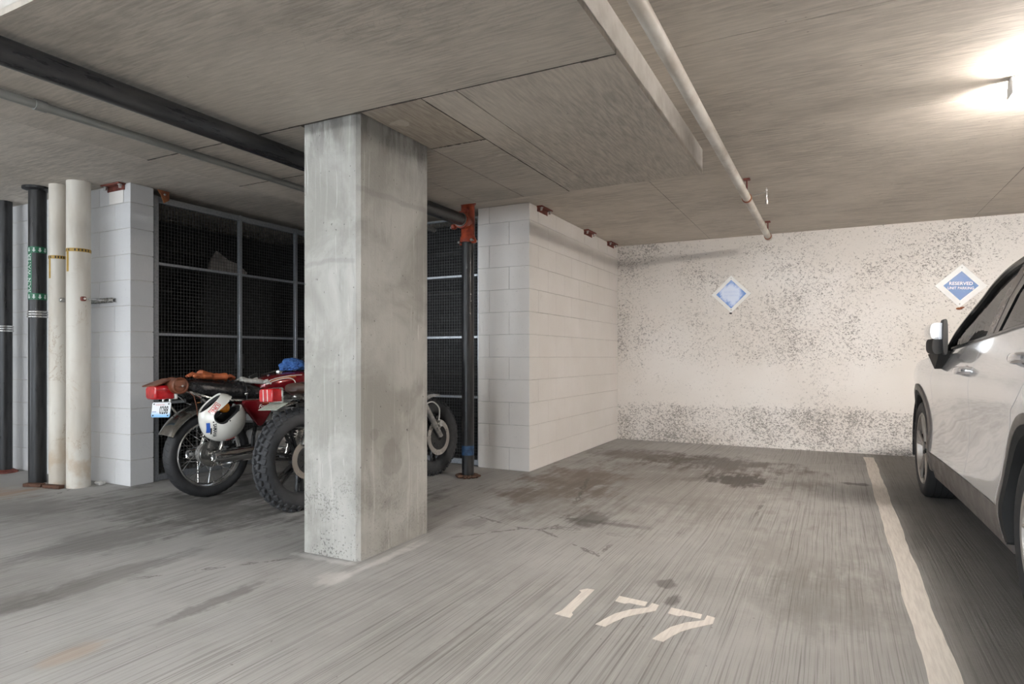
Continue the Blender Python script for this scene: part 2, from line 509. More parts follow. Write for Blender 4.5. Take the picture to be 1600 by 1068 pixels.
M_FLOOR = floor_concrete()
M_CEIL = concrete_ceiling('plywood_formed_concrete', seed=0)
M_CEILD = [concrete_ceiling('formed_concrete_long_grain', (.48, .435, .38), 'x', 1.0), concrete_ceiling('formed_concrete_swirl', (.49, .445, .39), 'y', 2.3),
           concrete_ceiling('formed_concrete_brown', (.39, .34, .285), 'y', 4.1)]
M_EDGE = pm('pale_slab_edge_concrete', (.60, .57, .53), (.50, .47, .43), 7, .8, bump=.3, bscale=60)
M_COL = concrete_column()
M_STUCCO = stucco_wall()
M_CMU = block_paint('warm_white_block_paint', (.82, .78, .74), (.86, .825, .79))
M_CMUC = block_paint('cool_white_block_paint', (.64, .635, .64), (.69, .685, .685))
M_MORTAR = pm('painted_mortar', (.66, .63, .60), (.56, .53, .50), 14, .75, bump=.2, bscale=90)
M_DARKWALL = pm('dark_storage_wall', (.05, .047, .045), (.03, .028, .027), 3, .8)
M_DARKBOARD = pm('dark_storage_board', (.022, .021, .02), (.014, .013, .013), 4, .75, stretch=(.4, 8, 8))
M_WALLREST = pm('plain_painted_wall', (.60, .58, .55), (.55, .53, .5), 2, .7)
M_GALV = pm('galvanized_steel', (.46, .48, .50), (.36, .38, .41), 60, .42, .75, bump=.05, bscale=80)
M_WIRE = pm('galvanized_wire', (.13, .13, .13), (.09, .09, .09), 30, .5, .6)
M_BLACKPIPE = pm('black_cast_iron_pipe', (.012, .012, .013), (.030, .029, .030), 34, .36, 0, bump=.15, bscale=70, stretch=(1, 1, .15), rvar=.12)
M_BLACKPIPEH = pm('black_steel_pipe', (.02, .02, .023), (.05, .048, .047), 16, .33, 0, bump=.12, bscale=60, stretch=(1, .12, 1), rvar=.12)
M_REDTEE = pm('red_orange_fitting_paint', (.42, .075, .03), (.22, .035, .02), 22, .45, bump=.2, bscale=90)
M_RUST = pm('red_oxide_steel', (.22, .055, .035), (.12, .03, .022), 18, .6, bump=.3, bscale=70)
M_RUST2 = pm('rusty_orange_steel', (.36, .13, .045), (.2, .06, .03), 18, .7, bump=.3, bscale=70)
M_STEEL = pm('bolt_steel', (.62, .61, .60), (.4, .38, .35), 40, .35, .9)
M_CONDUIT = pm('grey_conduit', (.30, .30, .285), (.22, .22, .21), 14, .45, .35, stretch=(1, .15, 1))
M_WPIPE = pm('white_painted_sprinkler_pipe', (.66, .63, .58), (.50, .45, .39), 9, .5, bump=.2, bscale=40, stretch=(1, .4, 1))
M_BLUETAPE = pm('blue_paint_band', (.03, .09, .20), (.015, .04, .09), 24, .5)
M_WOOD = pm('brown_wood_shim', (.12, .05, .025), (.07, .03, .016), 30, .7, bump=.3)
M_STAINP = pm('white_floor_paint', (.78, .72, .65), (.66, .60, .54), 20, .7, stretch=(4, .3, 1))
M_JOINT = pm('dirt_filled_joint', (.10, .088, .075), (.055, .048, .04), 30, .9, bump=.4)
# ------------------------------------------------------------------ the setting
ZC = 2.39
ZD = 2.228
XL, XR, YN, YB = -9.0, 7.0, -8.0, 7.59
tag(MB().box2((XL, YN, -.2), (XR, YB, 0)).build('floor', M_FLOOR, smooth=0), 'broomed grey concrete garage floor with oil stains and painted-in shade', None, None, 'structure')
ceil = tag(MB().box2((XL, YN, ZC + .016), (XR, YB, ZC + .25)).build('ceiling', M_CEIL, smooth=0), 'bare formed concrete garage ceiling', None, None, 'structure')
xs = [XL, -6.2, -3.76, -1.29, 1.22, 3.66, XR]
ys = [YN, -4.5, -2.06, -.84, .38, 1.6, 2.826, 4.095, 5.31, 6.70, YB]
for i in range(len(xs) - 1):
    for j in range(len(ys) - 1):
        if xs[i] >= -3.8 and xs[i + 1] <= -.7 and ys[j] > 1.1 and ys[j + 1] < 4.2: continue
        dz = random.uniform(-.0015, .0015)
        if i and j == 0:
            MB().box2((xs[i] - .0022, YN, ZC + .002), (xs[i] + .0022, YB, ZC + .014)).build('joint_seam', M_JOINT, ceil, 0)
        MB().box2((xs[i] + .0022, ys[j] + .0022, ZC + dz), (xs[i + 1] - .0022, ys[j + 1] - .0022, ZC + .018)).build('form_panel', M_CEIL, ceil, 0)
for yy in ys[1:-1]:
    for (xa, xb) in (((XL, -3.76), (-.778, XR)) if 1.165 < yy < 4.285 else ((XL, XR),)):
        MB().box2((xa, yy - .0022, ZC + .001), (xb, yy + .0022, ZC + .0135)).build('joint_seam', M_JOINT, ceil, 0)
DX0, DX1, DY0, DY1 = -3.76, -.778, 1.165, 4.285
dp = tag(MB().box2((DX0, DY0, ZD + .024), (DX1, DY1, ZC + .015)).build('trim_1', M_EDGE, smooth=0), 'thickened concrete slab around the column head, hanging below the ceiling', None, None, 'structure')
for (x0, x1, y0, y1, k) in ((DX0, DX1, DY0, 2.43, 0), (DX0, -2.49, 2.43, 3.10, 0), (DX0, -2.49, 3.10, DY1, 0),
                            (-2.09, -1.725, 2.43, 3.05, 2), (-2.09, -1.725, 3.05, DY1, 0), (-1.725, -1.53, 2.43, DY1, 1), (-1.53, DX1, 2.43, DY1, 1), (-2.49, -2.09, 3.06, DY1, 0)):
    dz = random.uniform(-.0012, .0012)
    MB().box2((x0 + (.0026 if x0 > DX0 else 0), y0 + (.0040 if y0 > DY0 else 0), ZD + dz), (x1 - (.0026 if x1 < DX1 else 0), y1 - (.0040 if y1 < DY1 else 0), ZD + .026)).build('form_panel', M_CEILD[k], dp, 0)
for (x0, x1, y0, y1, wd) in ((DX0, DX1, 2.43, 2.43, .0042), (-2.09, -1.725, 3.05, 3.05, .005), (-1.725, -1.725, 2.43, DY1, .0024), (DX0, -2.49, 3.10, 3.10, .002)):
    mb = MB(); k_ = 40
    for q in range(k_):
        a0, a1 = q / k_, (q + 1) / k_
        p0 = (x0 + (x1 - x0) * a0, y0 + (y1 - y0) * a0); p1 = (x0 + (x1 - x0) * a1, y0 + (y1 - y0) * a1)
        e = wd * random.uniform(.55, 1.5)
        mb.box2((p0[0] - (e if x0 == x1 else 0), p0[1] - (e if y0 == y1 else 0), ZD - random.uniform(.0003, .0022)), (p1[0] + (e if x0 == x1 else 0), p1[1] + (e if y0 == y1 else 0), ZD + .02))
    mb.build('joint_seam', M_JOINT, dp, 0)
# column
ch = .018
cx0, cx1, cy0, cy1 = -2.485, -2.105, 2.44, 3.05
poly = [(cx0 + ch, cy0), (cx1 - ch, cy0), (cx1, cy0 + ch), (cx1, cy1 - ch), (cx1 - ch, cy1), (cx0 + ch, cy1), (cx0, cy1 - ch), (cx0, cy0 + ch)]
cb = MB().prism(poly, 0, ZD + .02)
col_o = cb.build('column', M_COL, smooth=20)
tag(col_o, 'square grey concrete column with chamfered corners standing mid-floor', None, None, 'structure')
# rear rough wall, other walls out of view
tag(MB().box2((XL, YB, 0), (XR, YB + .2, ZC + .2)).build('wall_back', M_STUCCO, smooth=0), 'rough white painted concrete wall at the end of the stall', None, None, 'structure')
def holed(lo, hi, c, wd, ax):
    mb = MB(); i = 1 if ax == 'x' else 0
    a, b = c[i] - wd / 2, c[i] + wd / 2
    for (p0, p1, z0, z1) in ((lo[i], a, lo[2], hi[2]), (b, hi[i], lo[2], hi[2]), (a, b, EZ1, hi[2])):
        l = list(lo); h = list(hi); l[i] = p0; h[i] = p1; l[2] = z0; h[2] = z1
        mb.box2(l, h)
    return mb
tag(holed((XL - .2, YN, 0), (XL, YB, ZC + .2), *[(e[0], e[2], e[1]) for e in FILL_OPENINGS][0]).build('wall_far_left', M_WALLREST, smooth=0), 'plain painted wall at the far left end of the garage', None, None, 'structure')
tag(MB().box2((XR, YN, 0), (XR + .2, YB, ZC + .2)).build('wall_right', M_WALLREST, smooth=0), 'plain painted wall to the right of the parked car', None, None, 'structure')
tag(holed((XL, YN - .2, 0), (XR, YN, ZC + .2), *[(e[0], e[2], e[1]) for e in FILL_OPENINGS][1]).build('wall_front', M_WALLREST, smooth=0), 'plain painted wall behind the camera', None, None, 'structure')

# concrete block walls: every block a piece of its own
CH, JT, BL = .2032, .0042, .4064
JV = .0026
_bm = {}
def block(parent, lo, hi, m):
    d = tuple(round(b - a, 4) for a, b in zip(lo, hi))
    key = (d, m.name)
    if key not in _bm:
        _bm[key] = MB().box((0, 0, 0), d, .0022).mesh('block', m, 0)
    inst('block', _bm[key], parent, Matrix.Translation([(a + b) / 2 for a, b in zip(lo, hi)]))
def courses():
    z = 0; k = 0
    while z < ZC - .02:
        yield k, z, min(z + CH, ZC - .004); z += CH; k += 1
# left wall, face at Y 3.04, its end at X -4.92
WL = MB().box2((-8.98, 3.046, 0), (-4.926, 3.224, ZC)).build('wall_left', M_MORTAR, smooth=0)
tag(WL, 'cool white painted concrete block wall behind the standing pipes', None, None, 'structure')
for k, z0, z1 in courses():
    x = -4.92
    L = .2032 if k % 2 == 0 else BL
    while x > -8.9:
        xe = max(x - L, -8.98)
        block(WL, (xe + JV / 2, 3.04, z0 + JT / 2), (x - (JV / 2 if x < -4.93 else 0), 3.23, z1 - JT / 2), M_CMUC)
        x = xe; L = BL
# right-hand block wall: return face at Y 5.04, long face at X -2.405
WC = MB().box2((-2.58, 5.046, 0), (-2.411, YB, ZC)).box2((-2.93, 5.046, 0), (-2.58, 5.224, ZC)).build('wall_center', M_MORTAR, smooth=0)
tag(WC, 'warm white painted concrete block wall corner beside the parking stall', None, None, 'structure')
for k, z0, z1 in courses():
    a, b = z0 + JT / 2, z1 - JT / 2
    if k % 2:
        block(WC, (-2.405 - BL + JT / 2, 5.04, a), (-2.405, 5.23, b), M_CMU)
        block(WC, (-2.93, 5.04, a), (-2.405 - BL - JT / 2, 5.23, b), M_CMU)
        y = 5.04 + .19 + JT / 2; L = BL
    else:
        block(WC, (-2.93, 5.04, a), (-2.405 - .2032 - JT / 2, 5.23, b), M_CMU)
        block(WC, (-2.405 - .2032 + JT / 2, 5.04, a), (-2.405, 5.04 + BL - JT / 2, b), M_CMU)
        y = 5.04 + BL; L = BL
    while y < YB - .02:
        ye = min(y + L, YB)
        block(WC, (-2.595, y + JV / 2, a), (-2.405, ye - JV / 2, b), M_CMU)
        y = ye
# dark storage space behind the mesh
PW = tag(MB().box2((-8.9, 5.62, 0), (-2.62, 5.66, ZC)).build('wall_storage_rear', M_DARKWALL, smooth=0), 'dark partition deep behind the wire mesh', None, None, 'structure')
z = .02
while z < 2.3:
    h = .42
    MB().box2((-8.9, 5.585, z), (-2.62, 5.62, min(z + h - .035, ZC - .01))).build('board', M_DARKBOARD, PW, 0)
    z += h
PL = tag(MB().box2((-6.10, 3.26, 0), (-6.06, 5.56, ZC)).build('wall_storage_left', M_DARKWALL, smooth=0), 'dark partition behind the left run of wire mesh', None, None, 'structure')
z = .02
while z < 2.3:
    MB().box2((-6.06, 3.26, z), (-6.03, 5.56, min(z + .42 - .03, ZC - .01))).build('board', M_DARKBOARD, PL, 0)
    z += .42

# ceiling strip lights
M_LAMPW = pm('white_fixture_enamel', (.8, .8, .79), (.76, .76, .75), 5, .4)
def fixture(x, y, L, along, rad, col, label):
    t = thing('strip_light', label, 'ceiling light', (x, y, ZC), 'twin-tube ceiling strip lights')
    if along == 'y': t.rotation_euler = (0, 0, PI / 2)
    g = G('lit_tube'); e = g.n('ShaderNodeEmission'); e.inputs[0].default_value = (*col, 1); e.inputs[1].default_value = rad
    nz = g.noise(g.obj(), 3, 1, .5); g.nt.links.new(e.outputs[0], g.nt.nodes['Material Output'].inputs[0])
    MB().box((L / 2, 0, -.022), (L, .075, .04), .006).build('housing', M_LAMPW, t)
    for sx in (0, L):
        s = .006 if sx == 0 else L - .006
        MB().box((s, 0, -.060), (.010, .105, .055), .003).build('lamp_holder', M_LAMPW, t)
    for sy in (-.042, .042):
        MB().cyl((.012, sy, -.068), (L - .012, sy, -.068), .016, 10).build('tube', g.m, t)
for a in FIXTURES: fixture(*a)

# floor markings
def flat_mark(name, polys, label, cat, group=None, z=.0015):
    mb = MB()
    for p in polys: mb.prism(p, .0002, z)
    return tag(mb.build(name, M_STAINP, smooth=0), label, cat, group)
rnd = random.Random(3)
st = []
N = 60
for side in (0, 1):
    pts = []
    for i in range(N + 1):
        yy = .2 + (7.34 - .2) * i / N
        pts.append(((.262 if side == 0 else .355) + rnd.uniform(-.003, .003) + .004 * math.sin(i * .7 + side), yy))
    st.append(pts)
mb = MB()
for i in range(N):
    mb.prism([st[0][i], st[1][i], st[1][i + 1], st[0][i + 1]], .0002, .0015)
tag(mb.build('stall_stripe', M_STAINP, smooth=0), 'long worn cream stripe painted beside the silver car', 'floor marking')
DIG = [[(-.988, 2.302), (-.919, 2.296), (-.921, 2.33), (-.932, 2.344), (-.935, 2.621), (-.969, 2.618), (-.993, 2.584), (-.976, 2.566), (-.976, 2.35)],
       [[(-.816, 2.601), (-.815, 2.537), (-.771, 2.529), (-.757, 2.545), (-.690, 2.541), (-.692, 2.589)],
        [(-.673, 2.588), (-.675, 2.536), (-.734, 2.482), (-.776, 2.416), (-.797, 2.347), (-.812, 2.284), (-.772, 2.279), (-.755, 2.335), (-.733, 2.391), (-.706, 2.434), (-.639, 2.516), (-.641, 2.579)]]]
flat_mark('stall_numeral', [DIG[0]], 'cream stencilled numeral 1 painted on the floor', 'floor marking', 'stencilled stall number')
flat_mark('stall_numeral', DIG[1], 'cream stencilled numeral 7 painted between the 1 and the last 7', 'floor marking', 'stencilled stall number')
flat_mark('stall_numeral', [[(x + .2255, y - .025) for x, y in q] for q in DIG[1]], 'cream stencilled numeral 7 painted last, nearest the long stripe', 'floor marking', 'stencilled stall number')

# wire mesh cages
def cage(name, o, ax, L, H, posts, rails, label):
    """o: floor corner; ax: unit direction along the run; posts: (t, width)"""
    t = thing(name, label, 'wire fence', o)
    t.rotation_euler = (0, 0, math.atan2(ax[1], ax[0]))
    for (p, wd) in posts:
        MB().box((p, 0, H / 2), (wd, .035, H), .003).build('post', M_GALV, t)
    for i, z in enumerate(rails):
        wd = .05 if i == 0 or (i == 4 and len(rails) == 5) else (.022 if i < 4 else .008)
        MB().box((L / 2, -.004 if wd < .03 else 0, z), (L, .03 if wd > .03 else .022, wd), .002).build('rail', M_GALV, t)
    mb = MB(); st_ = .0285; r = .00135
    k = 1
    while k * st_ < L:
        mb.box((k * st_, .012, H / 2), (2 * r, 2 * r, H - .04)); k += 1
    k = 1
    while k * st_ < H:
        mb.box((L / 2, .012 + 2 * r, k * st_), (L, 2 * r, 2 * r)); k += 1
    tag(mb.build('wire_mesh', M_WIRE, t, 0), kind='stuff')
    return t
# left run along Y at X -4.955, facing +X : direction -y so local -y faces... use +y, mesh behind (local +y is -x)
cage('mesh_partition', (-4.955, 3.245, 0), (0, 1), 1.86, 2.34, [(.02, .045), (.845, .032), (1.53, .032), (1.84, .04)], [.03, .64, 1.205, 1.785, 2.31],
     'galvanized wire mesh partition along the left, behind the red motorcycle')
cage('mesh_partition', (-4.955, 5.12, 0), (1, 0), 2.03, 2.34, [(.02, .04), (.7, .032), (1.36, .032), (2.005, .05)], [.03, .64, 1.205, 1.785, 2.32, 2.33],
     'galvanized wire mesh partition across the rear, right of the column')
# a dark cabinet dimly seen in the storage space, a pale scrap of board lying on it
t = thing('storage_cabinet', 'tall dark cabinet dimly seen behind the left wire mesh', 'cabinet', (-5.70, 4.50, 0))
MB().box2((-.22, -.42, 0), (.22, .42, 1.86), .01).build('body', M_DARKBOARD, t, 0)
for y0 in (-.41, .005):
    d = MB().box2((.22, y0, .05), (.238, y0 + .405, 1.83), .003).build('door', M_DARKBOARD, t, 0)
    MB().box2((.238, y0 + (.36 if y0 < 0 else .02), .9), (.255, y0 + (.385 if y0 < 0 else .045), 1.05)).build('handle', M_WIRE, d, 0)
bpoly = [(0, 0), (.44, 0), (.46, .05), (.35, .13), (.25, .15), (.11, .23), (.05, .15)]
pb = MB().prism(bpoly, 0, .02, frame((-5.60, 4.22, 1.861), (0.06, 1, 0), (0, 0, 1)))
tag(pb.build('pale_offcut', pm('pale_dusty_board', (.42, .38, .35), (.25, .22, .2), 12, .8), smooth=0), 'pale dusty offcut showing through the left wire mesh', 'offcut')

# diamond parking signs
M_SIGNW = pm('white_sign_plate', (.86, .85, .83), (.80, .79, .77), 8, .45)
g = G('blue_sign_face'); v = g.map(g.obj(), (1, 1, 1), (0, 0, 0), (0, math.radians(-35), 0))
sc_ = g.noise(g.map(v, (3, 1, 40)), 4, 4, .7)
g.set(**{'Base Color': g.mix(g.math('MULTIPLY', g.step(sc_, .55, .78), .40), (.022, .125, .38), (.30, .46, .74)), 'Roughness': .35}); M_SIGNB = g.m
g = G('faded_blue_sign_face'); o_ = g.obj(); v = g.map(o_, (1, 1, 1), (0, 0, 0), (0, math.radians(45), 0))
sc_ = g.noise(g.map(v, (2, 1, 34)), 5, 4, .7)
xx, yy, zz = g.sep(o_)
edge = g.vlen(g.map(o_, (8.5, 0, 8.5), (0, 0, 0)))
fade = g.step(g.math('ADD', g.math('ADD', edge, g.math('MULTIPLY', g.math('SUBTRACT', g.noise(o_, 9, 3, .6), .5), 1.6)), g.math('MULTIPLY', g.math('SUBTRACT', sc_, .5), 1.2)), .72, 1.25)
g.set(**{'Base Color': g.mix(fade, (.70, .77, .93), (.15, .30, .68)), 'Roughness': .4}); M_SIGNF = g.m
def sign(x, z, label, face, lines, side=.305, tilt=0.0, inner=.205):
    t = thing('parking_sign', label, 'sign', (x, YB - .006, z), 'diamond parking signs')
    t.rotation_euler = (0, math.radians(tilt), 0)
    M = rot('Y', 45)
    MB().box((0, 0, 0), (side, .006, side), .001, M).build('plate', M_SIGNW, t, 0)
    MB().box((0, -.0035, 0), (inner, .002, inner), 0, M).build('face', face, t, 0)
    for (txt, wd, hh, zz_, m) in lines:
        p, f = text2d(txt, wd, hh, .015)
        MB().add([(a - wd / 2, -.0052, b + zz_) for a, b in p], f).build('lettering', m, t, 0)
    for zz_ in (side * .60, -side * .60):
        MB().lathe([(0, 0), (0, .007), (.003, .006), (.004, 0)], (0, 0, 0), 'z', 8)
    for zz_ in (.18, -.18):
        MB().sphere((0, -.004, zz_), (.006, .003, .006), 8, 6).build('screw', M_STEEL, t)
    return t
M_LETW = pm('white_lettering', (.85, .85, .85), (.8, .8, .8), 5, .5)
M_LETF = pm('faint_lettering', (.62, .70, .90), (.55, .64, .86), 9, .5)
sign(-1.056, 1.737, 'badly faded pale blue diamond sign, nearer the block wall', M_SIGNF, [('RESERVED', .15, .026, .012, M_LETF), ('UNIT PARKING', .16, .022, -.026, M_LETF)], inner=.232)
sign(1.113, 1.722, 'dark blue diamond RESERVED UNIT PARKING sign above the silver car', M_SIGNB, [('RESERVED', .192, .034, .006, M_LETW), ('UNIT PARKING', .215, .027, -.036, M_LETW)], tilt=3.0)
tag(MB().sphere((1.10, YB - .008, 1.497), (.028, .009, .012), 10, 6).sphere((1.125, YB - .006, 1.507), (.02, .006, .008), 8, 6).build('rusty_fastener', M_RUST2), 'rusty fastener remnant at the foot of the dark blue sign', 'fastener')
tag(MB().sphere((-1.062, YB - .006, 1.517), (.016, .008, .010), 10, 6).build('anchor_plug', M_BLACKPIPE), 'small black anchor at the foot of the faded sign', 'fastener')

# ------------------------------------------------------------------ pipes
def vpipe(name, x, y, r, label, m, parts=None, n=28, z1=ZC, foot=True):
    t = thing(name, label, 'pipe', (x, y, 0), 'standing pipes')
    prof = [(0, 0), (.0, r), (z1, r), (z1, 0)]
    MB().lathe(prof, n=n).build('shaft', m, t)
    return t
def hub(t, z, r, h, m, name='hub', n=28):
    return MB().lathe([(z, r * .9), (z, r), (z + h, r), (z + h, r * .9)], n=n).build(name, m, t)
def cylwrap(pts, r, z0, a0, vertical=False):
    """flat (s, t) -> on a cylinder; a0 centre angle. vertical: s runs up the pipe"""
    out = []
    for s_, t_ in pts:
        if vertical: a = a0 - t_ / r; zz_ = z0 + s_
        else: a = a0 + s_ / r; zz_ = z0 + t_
        out.append((r * math.cos(a), r * math.sin(a), zz_))
    return out
def stain_pvc():
    g = G('stained_white_plastic_pipe'); p = g.obj(True)
    x, y, z = g.sep(p)
    n1 = g.noise(g.map(p, (1, 1, .6)), 7, 5, .65, .6)
    c = g.mix(g.step(g.noise(g.map(p, (1, 1, .25)), 5, 4, .6), .35, .7), (.74, .70, .63), (.60, .54, .46))
    ring = g.math('MULTIPLY', g.step(g.math('ABSOLUTE', g.math('SUBTRACT', n1, .52)), .012, .003), .5)
    ring = g.math('MULTIPLY', ring, g.step(g.noise(p, 1.9, 2, .5), .5, .6))
    c = g.mix(ring, c, (.36, .24, .13))
    low = g.math('MULTIPLY', g.step(z, .55, .12), g.step(g.noise(p, 6, 4, .6), .40, .62))
    c = g.mix(g.math('MULTIPLY', low, .6), c, (.50, .36, .22))
    c = g.mix(g.math('MULTIPLY', g.step(n1, .64, .72), .45), c, (.52, .41, .29))
    g.set(**{'Base Color': c, 'Roughness': .48}); g.bump(g.noise(p, 40, 3, .6), .1, .003)
    return g.m
M_PVC = stain_pvc()
M_BANDST = pm('stainless_clamp_band', (.75, .74, .72), (.5, .5, .5), 60, .28, .95)
M_GREEN = pm('green_pipe_label', (.012, .16, .075), (.01, .12, .055), 20, .4)
M_LABW = pm('white_pipe_label_print', (.75, .80, .78), (.62, .72, .68), 20, .5)
M_YEL = pm('yellow_pipe_label', (.52, .32, .055), (.42, .25, .04), 25, .5)
M_LABK = pm('black_pipe_label_print', (.02, .018, .015), (.03, .025, .02), 20, .6)
TO_CAM = lambda x, y: math.atan2(-y, -x)
def bandclamp(t, z, r, n3=3):
    for i in range(n3):
        zz_ = z + i * .020
        MB().lathe([(zz_, r * .98), (zz_, r + .006), (zz_ + .004, r + .0085), (zz_ + .010, r + .0085), (zz_ + .014, r + .006), (zz_ + .014, r * .98)], n=28).build('clamp_band', M_BANDST, t)
        MB().box((-r - .008, -.012 + 0, zz_ + .007), (.022, .02, .012), .002).build('clamp_screw', M_STEEL, t)
# far left black pipe
t = vpipe('drain_pipe', -6.52, 2.915, .054, 'thin black drain pipe at the far left edge, no label', M_BLACKPIPE)
bandclamp(t, 1.24, .054)
MB().lathe([(0, .05), (0, .098), (.012, .094), (.03, .062)], n=20).build('floor_collar', M_RUST, t)
# rain water pipe
rx, ry, rr = -5.757, 2.80, .062
t = vpipe('drain_pipe', rx, ry, rr, 'black drain pipe with the green and white RAIN WATER label', M_BLACKPIPE)
MB().lathe([(2.36, .06), (2.372, .105), (2.389, .105), (2.389, .05)], n=20).build('ceiling_collar', M_BLACKPIPE, t)
bandclamp(t, 1.335, rr)
ac = TO_CAM(rx, ry)
a_lab = ac - 1.02
def ringband(t, z0, z1, r, m, name): return MB().lathe([(z0, r - .001), (z0, r + .0012), (z1, r + .0012), (z1, r - .001)], n=32).build(name, m, t)
b1 = ringband(t, 1.478, 1.530, rr, M_GREEN, 'label_band'); b2 = ringband(t, 1.855, 1.905, rr, M_GREEN, 'label_band')
strip = []
for k in range(7):
    strip.append((a_lab - .40 + .80 * k / 6))
mb = MB()
r1 = rr + .0014
for k in range(6):
    vv = [(r1 * math.cos(a), r1 * math.sin(a), z) for a in (strip[k], strip[k + 1]) for z in (1.528, 1.857)]
    mb.add(vv, [(0, 2, 3, 1)])
lab = mb.build('label_strip', M_GREEN, t)
p, f = text2d('RAIN WATER', .31, .036, .02)
MB().add(cylwrap([(a, b - .018) for a, b in p], rr + .0026, 1.538, a_lab, True), f).build('lettering', M_LABW, lab, 0)
arrow = [(-.006, .040), (.006, .040), (.006, .020), (.014, .020), (0, .004), (-.014, .020), (-.006, .020)]
for bnd, z0 in ((b1, 1.480), (b2, 1.856)):
    mb = MB()
    for k in range(10):
        mb.add(cylwrap(arrow, rr + .0026, z0, a_lab + k * 2 * PI / 10), [tuple(range(7))])
    tag(mb.build('arrow_print', M_LABW, bnd, 0), kind='stuff')
# two white pipes
for (x, y, r, lab_, zb, zc) in ((-5.525, 2.835, .064, 'narrower stained white pipe beside the black RAIN WATER pipe', 1.795, 1.44), (-5.285, 2.857, .082, 'thickest stained white pipe, nearest the cool white block wall', 1.835, 1.44)):
    t = vpipe('drain_pipe', x, y, r, lab_, M_PVC)
    for z0 in (.62, .72) if r < .07 else (.60, .70, 1.78):
        MB().lathe([(z0, r - .001), (z0 + .001, r + .0014), (z0 + .003, r + .0014), (z0 + .004, r - .001)], n=28).build('joint_ridge', M_PVC, t)
    bd = ringband(t, zb, zb + .026, r, M_YEL, 'label_band')
    mb = MB(); ac = TO_CAM(x, y)
    for k in range(22):
        if k % 11 in (4, 9): continue
        mb.add(cylwrap([(-.0045, .004), (.0045, .004), (.0045, .022), (-.0045, .022)], r + .0022, zb, ac + k * 2 * PI / 22), [(0, 1, 2, 3)])
    tag(mb.build('dash_print', M_LABK, bd, 0), kind='stuff')
    a_l = ac - 1.02
    mb = MB()
    sp = [a_l - .16 + .32 * k / 4 for k in range(5)]
    for k in range(4):
        vv = [((r + .0014) * math.cos(a), (r + .0014) * math.sin(a), z) for a in (sp[k], sp[k + 1]) for z in (zb - .155, zb + .002)]
        mb.add(vv, [(0, 2, 3, 1)])
    ls = mb.build('label_strip', M_YEL, t)
    # clamp of the steel strut
    MB().box((r * math.cos(ac + .35) * 1.04, r * math.sin(ac + .35) * 1.04, zc + .03), (.034, .034, .034), .006).build('clamp_nut', M_STEEL if r < .07 else M_RUST, t)
    MB().cyl((r * math.cos(ac + .35), r * math.sin(ac + .35), zc + .03), (r * math.cos(ac + .35) * 1.45, r * math.sin(ac + .35) * 1.45, zc + .03), .008, 8).build('clamp_bolt', M_STEEL, t)
t = thing('pipe_strut', 'galvanized strut channel bracing the white pipes to the block wall', 'bracket', (-5.30, 3.03, 1.47))
MB().box2((-.35, -.022, -.018), (.20, -.018, .018)).box2((-.35, -.022, .014), (.20, .008, .018)).box2((-.35, -.022, -.018), (.20, .008, -.014)).build('channel', M_BANDST, t)
MB().cyl((.10, -.02, 0), (.105, -.15, 0), .006, 8).build('threaded_rod', M_STEEL, t)
for dx in (.17, .12): MB().box((dx, -.028, 0), (.02, .012, .02), .003).build('nut', M_STEEL, t)
# wood shims and plaster scrap at the feet
for (x, y, l, a, lb) in ((-5.60, 2.70, .16, 20, 'brown wood shim under the narrower white pipe'), (-5.40, 2.735, .17, 12, 'brown wood shim under the thickest white pipe')):
    tag(MB().box((x, y, .013), (l, .05, .026), .004, rot('Z', a)).build('wood_shim', M_WOOD), lb, 'wood block')
mb = MB()
for k in range(6): mb.sphere((-5.24 + random.uniform(-.05, .05), 2.985 + random.uniform(-.02, .02), .012), (random.uniform(.018, .035), .018, random.uniform(.012, .022)), 7, 5, rot('Z', random.uniform(0, 180)))
tag(mb.build('plaster_scrap', pm('white_plaster', (.7, .68, .64), (.5, .48, .45), 40, .9, bump=.5), smooth=0), 'crumbled white plaster scrap at the foot of the thickest pipe', 'debris', None, 'stuff')

# horizontal black pipe, red tee and its riser
BX, BZ = -2.767, 2.160
t = thing('overhead_pipe', 'long black steel pipe hung below the slab, running to the red fitting', 'pipe', (BX, 0, BZ))
MB().lathe([(-3.0, 0), (-3.0, .052), (4.46, .052), (4.46, 0)], axis='y', n=28).build('shaft', M_BLACKPIPEH, t)
for y in (1.0, 3.4):
    MB().lathe([(y, .052), (y, .0555), (y + .03, .0555), (y + .03, .052)], axis='y', n=24).build('hanger_band', M_BLACKPIPEH, t)
    MB().cyl((0, y + .015, .05), (0, y + .015, ZD - BZ), .006, 8).build('hanger_rod', M_STEEL, t)
MB().sphere((.048, 3.0, -.025), (.006, .014, .006), 8, 6).build('paint_fleck', M_LETW, t)
PX, PY = -2.767, 4.587
t = thing('pipe_tee', 'red-orange bolted pipe tee under the ceiling, at the head of the black riser', 'pipe fitting', (PX, PY, 0))
MB().lathe([(1.985, .045), (1.985, .066), (2.03, .066), (2.04, .058), (2.30, .058), (2.31, .068), (2.385, .068), (2.385, .03)], n=28).build('body', M_REDTEE, t)
MB().lathe([(-.115, .04), (-.115, .070), (-.068, .070), (-.062, .058), (-.02, .058)], (0, 0, BZ), 'y', 28).build('branch', M_REDTEE, t)
MB().lathe([(-.125, .05), (-.125, .058), (-.113, .058), (-.113, .05)], (0, 0, BZ), 'y', 28).build('gasket', M_CONDUIT, t)
